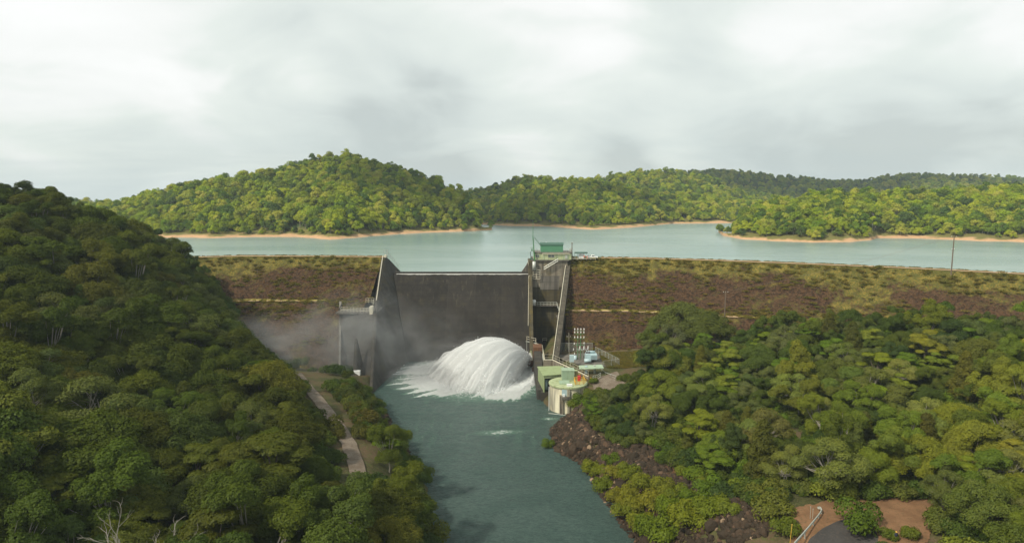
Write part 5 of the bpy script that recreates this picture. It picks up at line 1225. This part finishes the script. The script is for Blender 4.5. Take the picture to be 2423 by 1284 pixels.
# ------------------------------------------------------------------ riprap stones
ico = bpy.data.meshes.new('stone'); 
import bmesh
def stone(seed):
    bm = bmesh.new(); bmesh.ops.create_icosphere(bm, subdivisions=2, radius=.5); r = np.random.RandomState(seed)
    pl = [(Vector(r.normal(size=3)).normalized(), r.uniform(.28, .42)) for _ in range(9)]
    for v in bm.verts:
        for n_, d in pl:
            t = v.co.dot(n_)-d
            if t > 0: v.co -= n_*t
    me = bpy.data.meshes.new('stone'); bm.to_mesh(me); bm.free(); return me
stone_m, nt_, o_ = new_mat('stone'); oi = N(nt_, 'ShaderNodeObjectInfo')
cst = ramp(nt_, oi.outputs['Random'], [(0, (.030, .020, .013)), (.4, (.045, .029, .019)), (.75, (.07, .043, .028)), (.94, (.12, .068, .042)), (1, (.40, .28, .18))]); pn = noise_(nt_, wpos(nt_), 2.5, 4, .7)
principled(nt_, o_, mix(nt_, math_(nt_, 'MULTIPLY', pn, .5), cst, (.03, .03, .018)), .9, 0, pn, .6, .08, .2)
stones = []
for i in range(5): m = stone(i); m.materials.append(stone_m); stones.append(m)
r = np.random.RandomState(3); pts = []
for _ in range(9500):
    y = r.uniform(118, 224); x = xr(y)+r.uniform(-1.0, 23 if y < 172 else 17 if y < 186 else 9.5 if y < 205 else 7)
    if y > 219 and x < 27: continue
    pts.append((x, y))
for _ in range(900): y = r.uniform(168, 240); pts.append((xl(y)-abs(r.normal())*2.5+.8, y))
pts = [(x, y, max(float(gz(x, y)), RIV-.2)+r.uniform(-.1, .15)) for x, y in pts]
scatter('riprap_stones', pts, r.uniform(0, 6.28, len(pts)), r.lognormal(-.05, .42, len(pts))*1.0, r.randint(0, 5, len(pts)), 'stone_kinds', stones, 'dark red brown riprap boulders lining the river banks')

# grass tufts and weeds on the embankments
r = np.random.RandomState(12); tm = []
for i in range(3):
    rr_ = np.random.RandomState(i); n = 160; p = rr_.normal(size=(n, 3))*(.45, .45, .12); p[:, 2] = abs(p[:, 2])+.15; nr = rr_.normal(size=(n, 3)); nr[:, 2] *= .5; nr /= np.linalg.norm(nr, axis=1)[:, None]
    V, f_ = quads(p, nr, rr_.uniform(.12, .32, n), rr_, .35); tm.append(np_mesh('tuft', V, f_, M['grass']))
pts = []
for e_, ns, prof in ((eR, 3000, [(0,8),(29,-12.2),(33,-12.5),(53,-26)]), (eL, 1500, [(0,8),(25,-9.8),(30,-10.1),(52,-25)])):
    cx, cy, nx, ny, off = e_
    for _ in range(ns):
        i = r.randint(len(cx)); d = r.uniform(0, 52); w = float(fbm(i*.9/16, d/7, 4)); dens = .25+w*1.6+(.9 if d < 4 else 0)+(.7 if 24 < d < 34 else 0)+(.25 if cx[i] > 90 else 0)
        if r.rand() > dens: continue
        pts.append((cx[i]+nx[i]*d+r.uniform(-.4,.4), cy[i]+ny[i]*d, float(np.interp(d, [p[0] for p in prof], [p[1] for p in prof]))+.1))
scatter('embankment_grass', pts, r.uniform(0, 6.28, len(pts)), r.uniform(.6, 1.6, len(pts)), r.choice(6, len(pts), p=[.333,.333,.334,0,0,0]), 'grass_kinds', tm+shrub2, 'dry grass tufts and weeds on the rockfill slopes')
pts = []
for cx, cy, nx, ny, off in (eR, eL):
    for i in range(0, len(cx), 1):
        if r.rand() < .8: pts.append((cx[i]-nx[i]*6.6, cy[i]-ny[i]*6.6, 7.9))
        if r.rand() < .3: pts.append((cx[i]+nx[i]*.5, cy[i]+ny[i]*.5, 7.5))
for _ in range(900): x = r.uniform(36, 52); yy = r.uniform(243, 266); pts.append((x, yy, float(gz(x, yy))+.05))
scatter('crest_grass', pts, r.uniform(0, 6.28, len(pts)), r.uniform(.5, 1.3, len(pts)), r.choice(3, len(pts)), 'crest_grass_kinds', tm, 'grass edges along the crest tracks')

# ------------------------------------------------------------------ hills beyond the lake
far_kinds = []
for i in range(6):
    rr_ = np.random.RandomState(200+i)
    lb = lobes_dome(rr_, 5.5, 6, 13, 12, (1.6, 2.6)) if i < 4 else lobes_dome(rr_, 4, 9, 16, 8, (1.4, 2.2))
    cm = crown_mesh('far_crown', lb, 2600 if i < 4 else 1300, .48, M['leaf_far'], rr_); tm_ = limb_mesh('far_trunk', lb[:6], M['bark_pale'], rr_, 12, r0=.42 if i < 4 else .5)
    far_kinds.append(join_np('far_tree', [cm, tm_], [M['leaf_far'], M['bark_pale']]))
def hill(name, shore, ridge, uspan, label, tree_h=11, spacing=7.5, prof=1.0, back=120, noise_amp=5, seed=0, strip=2.6, sparse=0):
    """shore: (u, v) on the water line; ridge: (u, v, distance) of the canopy skyline"""
    us = np.arange(uspan[0], uspan[1]+1, 6.0); n = len(us)
    Ys = np.array([P(u, np.interp(u, [s[0] for s in shore], [s[1] for s in shore]), 0).y for u in us])
    Ys = Ys + fbm(us/40+seed*3, us*0, 3)*6
    Yr = np.interp(us, [r_[0] for r_ in ridge], [r_[2] for r_ in ridge]); Yr = np.maximum(Yr, Ys+25)
    Zr = np.array([Q(u, np.interp(u, [r_[0] for r_ in ridge], [r_[1] for r_ in ridge]), y).z for u, y in zip(us, Yr)])-tree_h
    Zr = np.maximum(Zr, 1.0); T = np.concatenate([np.linspace(-.05, .12, 8), np.linspace(.12, 1, 40)[1:], np.linspace(1, 1+back/250, 10)[1:]])
    V = []
    for t in T:
        dY = Yr-Ys; Yt = Ys+dY*min(t, 1)+(max(t-1, 0)*250)
        tt = max(0, min(1, t)); s = tt**prof*(1-.12*math.sin(tt*math.pi)); low = np.minimum(strip*np.clip(t/.05, -2, 1), strip)
        z = np.where(t < .05, low, strip+(Zr-strip)*((s-.05**prof)/(1-.05**prof)))
        if t > 1: z = Zr-(t-1)*250*.35
        X = (us-CX)/F*(Yt*math.cos(PITCH)+(CAMZ-z)*math.sin(PITCH))
        env = np.clip(tt*3, 0, 1)*np.clip((1.15-tt)*2.2, .25, 1)*(t > .05)
        z = z+fbm(X/75+seed, Yt/75, 4)*noise_amp*2.0*env*np.clip(Zr/40, .2, 1.3)
        V.append(np.stack([X, Yt, z], 1))
    V = np.stack(V); m = len(T)
    o = link(name, np_mesh(name, V.reshape(-1, 3), grid_faces(m, n), M['shore'], True)); tag(o, kind='structure')
    # trees
    r = np.random.RandomState(300+seed); pts = []
    A_ = np.linalg.norm(np.cross(V[1:, :-1]-V[:-1, :-1], V[:-1, 1:]-V[:-1, :-1]), axis=2)
    w = (A_/(spacing**2)).ravel(); cnt = r.poisson(w); J, I = np.divmod(np.repeat(np.arange(len(w)), cnt), n-1)
    a, b = r.rand(len(J)), r.rand(len(J)); p = (V[J, I]*((1-a)*(1-b))[:, None]+V[J, I+1]*(a*(1-b))[:, None]+V[J+1, I]*((1-a)*b)[:, None]+V[J+1, I+1]*(a*b)[:, None])
    ok = (p[:, 2] > 2.3+fbm(p[:, 0]/16, p[:, 1]/16, 3)*2.2) & (T[J] < 1.12); p = p[ok]
    low = np.clip((p[:, 2]-3)/5, 0, 1); sc = r.uniform(.65, 1.35, len(p))*(.5+.5*low); ix = r.choice(6, len(p), p=[.2,.2,.2,.2,.1,.1]); ix = np.where(low < .6, ix % 4, ix)
    return o, p-np.array([0, 0, .5]), sc, ix
HL = []
A_sh = [(-300,556),(300,556),(380,561),(500,563),(640,560),(700,560),(780,567),(860,561),(950,553),(1050,549),(1150,545),(1165,544)]
A_ri = [(-300,470,800),(150,478,800),(300,476,780),(370,455,780),(450,434,790),(560,412,800),(640,399,810),(700,383,820),(760,370,830),(830,361,830),(870,372,825),(930,388,810),(1000,415,800),(1050,436,780),(1090,452,760),(1120,480,730),(1145,520,700),(1165,548,690)]
HL.append(hill('left_hill', A_sh, A_ri, (-300, 1165), None, 11, 6.6, 1.15, 120, 5, 1))
B_sh = [(1060,531),(1150,531),(1200,534),(1300,536),(1400,543),(1500,538),(1590,529),(1700,528),(1800,527),(1900,526)]
B_ri = [(1060,515,1000),(1130,508,1000),(1165,492,980),(1210,455,960),(1235,438,960),(1260,430,950),(1320,425,960),(1400,428,960),(1480,440,980),(1560,455,1000),(1650,460,1000),(1760,480,1000),(1900,495,1000)]
HL.append(hill('middle_hill', B_sh, B_ri, (1060, 1900), None, 11, 6.8, 1.0, 120, 4, 2))
E_sh = [(1000,524),(1900,524)]
E_ri = [(1000,470,1250),(1070,462,1250),(1100,456,1250),(1150,445,1240),(1200,427,1230),(1250,417,1220),(1300,424,1220),(1400,424,1230),(1450,414,1230),(1500,405,1230),(1560,403,1240),(1620,408,1250),(1680,420,1260),(1740,445,1270),(1800,470,1280),(1900,490,1280)]
HL.append(hill('back_hill', E_sh, E_ri, (1000, 1900), None, 11, 8.5, 1.2, 120, 4, 3))
D_ri = [(1500,430,1650),(1600,412,1650),(1660,399,1650),(1720,399,1650),(1780,406,1650),(1850,416,1650),(1950,427,1650),(2040,426,1650),(2130,413,1660),(2220,408,1660),(2300,412,1670),(2423,417,1680),(2700,420,1680)]
HL.append(hill('far_range', [(1500,505),(2700,505)], D_ri, (1500, 2700), None, 11, 9.5, 1.1, 100, 5, 4))
C_sh = [(1700,549),(1712,558),(1760,566),(1830,570),(1930,573),(2020,572),(2060,569),(2075,563),(2200,565),(2300,569),(2423,573),(2700,580)]
C_ri = [(1700,548,640),(1712,545,640),(1735,520,650),(1760,502,670),(1790,487,690),(1850,471,700),(1900,461,705),(1980,454,710),(2100,455,715),(2200,450,720),(2300,448,720),(2360,441,720),(2423,436,720),(2700,430,720)]
HL.append(hill('right_hill', C_sh, C_ri, (1700, 2700), None, 11, 6.2, .75, 120, 3, 5))
names = ['dense green forest covering the large hill left of the lake', 'sunlit forest on the middle lakeside hill', 'forest on the hill behind the middle one', 'dark forest on the distant range at right', 'forest on the low peninsula right of the lake']
fkcol = None
for (o, p, sc, ix), nm in zip(HL, names):
    r = np.random.RandomState(len(p)); scatter('hill_forest', p, r.uniform(0, 6.28, len(p)), sc, ix, 'far_tree_kinds', far_kinds, nm)
print('FAR TREES', [len(h[1]) for h in HL], 'NEAR', len(trees), 'main', len(main))

# ------------------------------------------------------------------ the water jet
AX = Vector((-.84, -.50, .07)).normalized(); U1 = AX.cross(Vector((0, 0, 1))).normalized(); U2 = U1.cross(AX)
JV = []; JF = []; TH = []; SK = []; base = 0
for si, (al, sp, lo_t) in enumerate([(42, 20.0, 0), (40, 19.8, 0), (37.5, 19.7, 0), (34, 19.7, .2), (30, 19.8, .2), (25, 20.1, .3), (19, 20.5, .4), (12, 20.9, .5), (5, 21.2, .5)]):
    nphi, ntt = 260, 70; ph = np.linspace(-2.3, 2.3, nphi)
    al_ = np.radians(al)*(1+.03*fbm(ph*3+si, ph*0, 2)); sp_ = sp*(1+.05*fbm(ph*9+si*7, ph*0+si, 3))
    D = np.cos(al_)[:, None]*np.array(AX)+np.sin(al_)[:, None]*(np.cos(ph)[:, None]*np.array(U2)+np.sin(ph)[:, None]*np.array(U1))
    vz = D[:, 2]*sp_; tend = (vz+np.sqrt(np.maximum(vz**2+2*9.81*(JO[2]-RIV+.3), .01)))/9.81
    s = np.linspace(0, 1, ntt); t = s[None]*tend[:, None]; Pp = JO+D[:, None]*(sp_[:, None, None]*t[..., None]); Pp[..., 2] -= .5*9.81*t**2
    n1 = fbm(ph[:, None]*11+si*5+0*t, t*1.6+si, 4)*.24; n2 = fbm(ph[:, None]*34+0*t+si, t*5, 3)*(.45+.9*s[None]**2)
    amp = (.2+.5*t)*(1+1.3*s[None]**2); Pp[..., 2] += (n1*.9+n2*.45)*amp*np.clip(s*6, 0, 1)[None]; Pp[..., 1] += n1*.6*amp*np.clip(s*6,0,1)[None]
    Pp[..., 2] = np.maximum(Pp[..., 2], RIV-.3)
    JV.append(Pp.reshape(-1, 3)); JF.append(grid_faces(nphi, ntt)+base); base += nphi*ntt
    TH.append((np.clip((s[None]+0*t-.55)/.45, 0, 1)**1.6*(.75 if si < 3 else .45)+.12*(si > 3)).ravel()); SK.append(np.stack([ph[:, None]*11+0*t+si*9, t*1.5, np.full(t.shape, si*3.3)], -1).reshape(-1, 3))
root = empty('water_jet', tuple(JO), None, None); root['kind'] = 'stuff'; root['label'] = 'huge white dome of water blasting from the outlet valve across the spillway pool'
me = np_mesh('jet_sheet', np.concatenate(JV)-JO, np.concatenate(JF), M['jet'], True)
a = me.attributes.new('thin', 'FLOAT', 'POINT'); a.data.foreach_set('value', np.concatenate(TH).astype(np.float32))
a = me.attributes.new('streak', 'FLOAT_VECTOR', 'POINT'); a.data.foreach_set('vector', np.concatenate(SK).astype(np.float32).ravel())
o = link('jet_sheet', me, root)
# droplets torn off the sheets and splash at the landing
r = np.random.RandomState(8); allp = np.concatenate(JV); T_ = np.concatenate(TH)
sel = r.choice(len(allp), 9000, p=(T_+.05)/(T_+.05).sum()); dp = allp[sel]+r.normal(size=(9000, 3))*(.7, .7, .45)
ang = np.radians(r.uniform(-25, 96, 9000)); rr_ = np.interp(np.degrees(ang), [-25, 0, 40, 80, 96], [30, 47, 46, 32, 14])*(1+r.normal(size=9000)*.10)
sp2 = np.stack([JO[0]-np.cos(ang)*rr_, JO[1]-np.sin(ang)*rr_, RIV+np.abs(r.normal(size=9000))*.7*np.exp(-((rr_-30)/40)**2)], 1)
dp = np.concatenate([dp, sp2]); dp = dp[(dp[:, 2] > RIV) & (dp[:, 0] < 8.8)]; n = len(dp); sz = r.uniform(.06, .20, n)**1.0
oc = np.array([(1,0,0),(-1,0,0),(0,1,0),(0,-1,0),(0,0,1),(0,0,-1)], float); of = np.array([(0,2,4),(2,1,4),(1,3,4),(3,0,4),(2,0,5),(1,2,5),(3,1,5),(0,3,5)])
V = (dp[:, None]+oc[None]*sz[:, None, None]-JO).reshape(-1, 3); f_ = (of[None]+6*np.arange(n)[:, None, None]).reshape(-1, 3)
link('spray_drops', np_mesh('spray_drops', V, f_, M['drop']), root)

# ------------------------------------------------------------------ mist and haze
def mist(name, c, rad, dens, label, seed, col=(.92, .95, .96)):
    m, nt, o = new_mat(name); tc = N(nt, 'ShaderNodeTexCoord'); g = N(nt, 'ShaderNodeTexGradient', gradient_type='SPHERICAL'); nt.links.new(tc.outputs['Object'], g.inputs[0])
    mp = N(nt, 'ShaderNodeMapping'); nt.links.new(tc.outputs['Object'], mp.inputs[0]); mp.inputs[1].default_value = (seed, seed*.7, 0)
    n = noise_(nt, mp.outputs[0], 1.9, 3, .6, .8); f = math_(nt, 'MULTIPLY', math_(nt, 'POWER', g.outputs['Fac'], .9), smooth(nt, n, .36, .68))
    pv = N(nt, 'ShaderNodeVolumePrincipled'); pv.inputs['Color'].default_value = (*col, 1); pv.inputs['Anisotropy'].default_value = .2
    nt.links.new(math_(nt, 'MULTIPLY', f, dens), pv.inputs['Density']); nt.links.new(pv.outputs[0], o.inputs['Volume'])
    bm = bmesh.new(); bmesh.ops.create_icosphere(bm, subdivisions=3, radius=1); me = bpy.data.meshes.new(name); bm.to_mesh(me); bm.free(); me.materials.append(m)
    ob = link(name, me); ob.location = c; ob.scale = rad; return tag(ob, label, kind='stuff')
mist('spray_mist', (-62, 270, -20), (30, 22, 23), .05, 'pale spray mist drifting over the left abutment and embankment foot', 1.0)
mist('spray_mist', (-38, 272, -26), (28, 26, 22), .014, 'thin mist hanging before the dark spillway wall', 4.0)
mist('spray_mist', (-88, 255, -20), (34, 22, 15), .04, 'faint mist over the scrub at the head of the dirt track', 7.0)
mist('jet_spray', (-20, 264, -34.5), (34, 24, 5.5), .30, 'soft white spray hanging low where the water jet strikes the pool', 2.0, (.95, .97, .98))
mist('jet_spray', (-14, 271, -27), (24, 15, 9.5), .05, 'thin white spray around the crest of the water jet', 5.0, (.95, .97, .98))
hm, nt, o = new_mat('haze'); pv = N(nt, 'ShaderNodeVolumePrincipled'); pv.inputs['Color'].default_value = (.72, .84, .92, 1); pv.inputs['Density'].default_value = .00012; pv.inputs['Anisotropy'].default_value = .1
nt.links.new(pv.outputs[0], o.inputs['Volume'])
mb = MB(); mb.box(-2000, 2000, -60, 2100, -39.5, 190); ob = mb.build('haze', hm); tag(ob, 'thin bluish haze filling the valley air', kind='stuff')

# ------------------------------------------------------------------ unseen clouds added above the haze, out of frame, to shade the land
cm_, nt, o = new_mat('shade_cloud'); pv = N(nt, 'ShaderNodeVolumePrincipled'); pv.inputs['Color'].default_value = (.95, .95, .96, 1); pv.inputs['Density'].default_value = .25
nt.links.new(pv.outputs[0], o.inputs['Volume'])
cm2 = cm_.copy(); cm2.name = 'thin_shade_cloud'; [n for n in cm2.node_tree.nodes if n.type == 'PRINCIPLED_VOLUME'][0].inputs['Density'].default_value = .0035
def shade_cloud(ground, rad, label, seed, zc=620, mat=None):
    L = (zc-ground[2])/SUN.z; c = Vector(ground)+SUN*L; bm = bmesh.new(); bmesh.ops.create_icosphere(bm, subdivisions=4, radius=1)
    for v in bm.verts:
        k = float(fbm(v.co.x*2.2+seed*5, v.co.y*2.2+v.co.z*1.3, 4)); v.co *= 1+.45*k
        v.co.z = max(v.co.z, -.45)
    me = bpy.data.meshes.new('shade_cloud'); bm.to_mesh(me); bm.free(); me.materials.append(mat or cm_); ob = link('shade_cloud', me); ob.location = c; ob.scale = rad
    u, v_, d_ = proj(c); print('cloud at', [round(x) for x in c], 'px', round(u), round(v_), round(d_)); return tag(ob, label, kind='stuff')
shade_cloud((-85, 800, 70), (125, 110, 60), 'unseen cloudbank added to shade the right flank of the left hill', 1)
shade_cloud((-62, 1180, 60), (100, 210, 60), 'unseen cloudbank added to darken the back hill beside the left one', 2)
shade_cloud((150, 930, 40), (60, 50, 34), 'small unseen puff added to shade a patch of the middle hill', 7)
shade_cloud((640, 1640, 60), (460, 200, 90), 'long unseen cloudbank added to shade the distant range', 3, 950)
shade_cloud((-85, 165, -10), (135, 150, 50), 'thin unseen cloudbank added to dim the left hillside and near river', 4, 620, cm2)
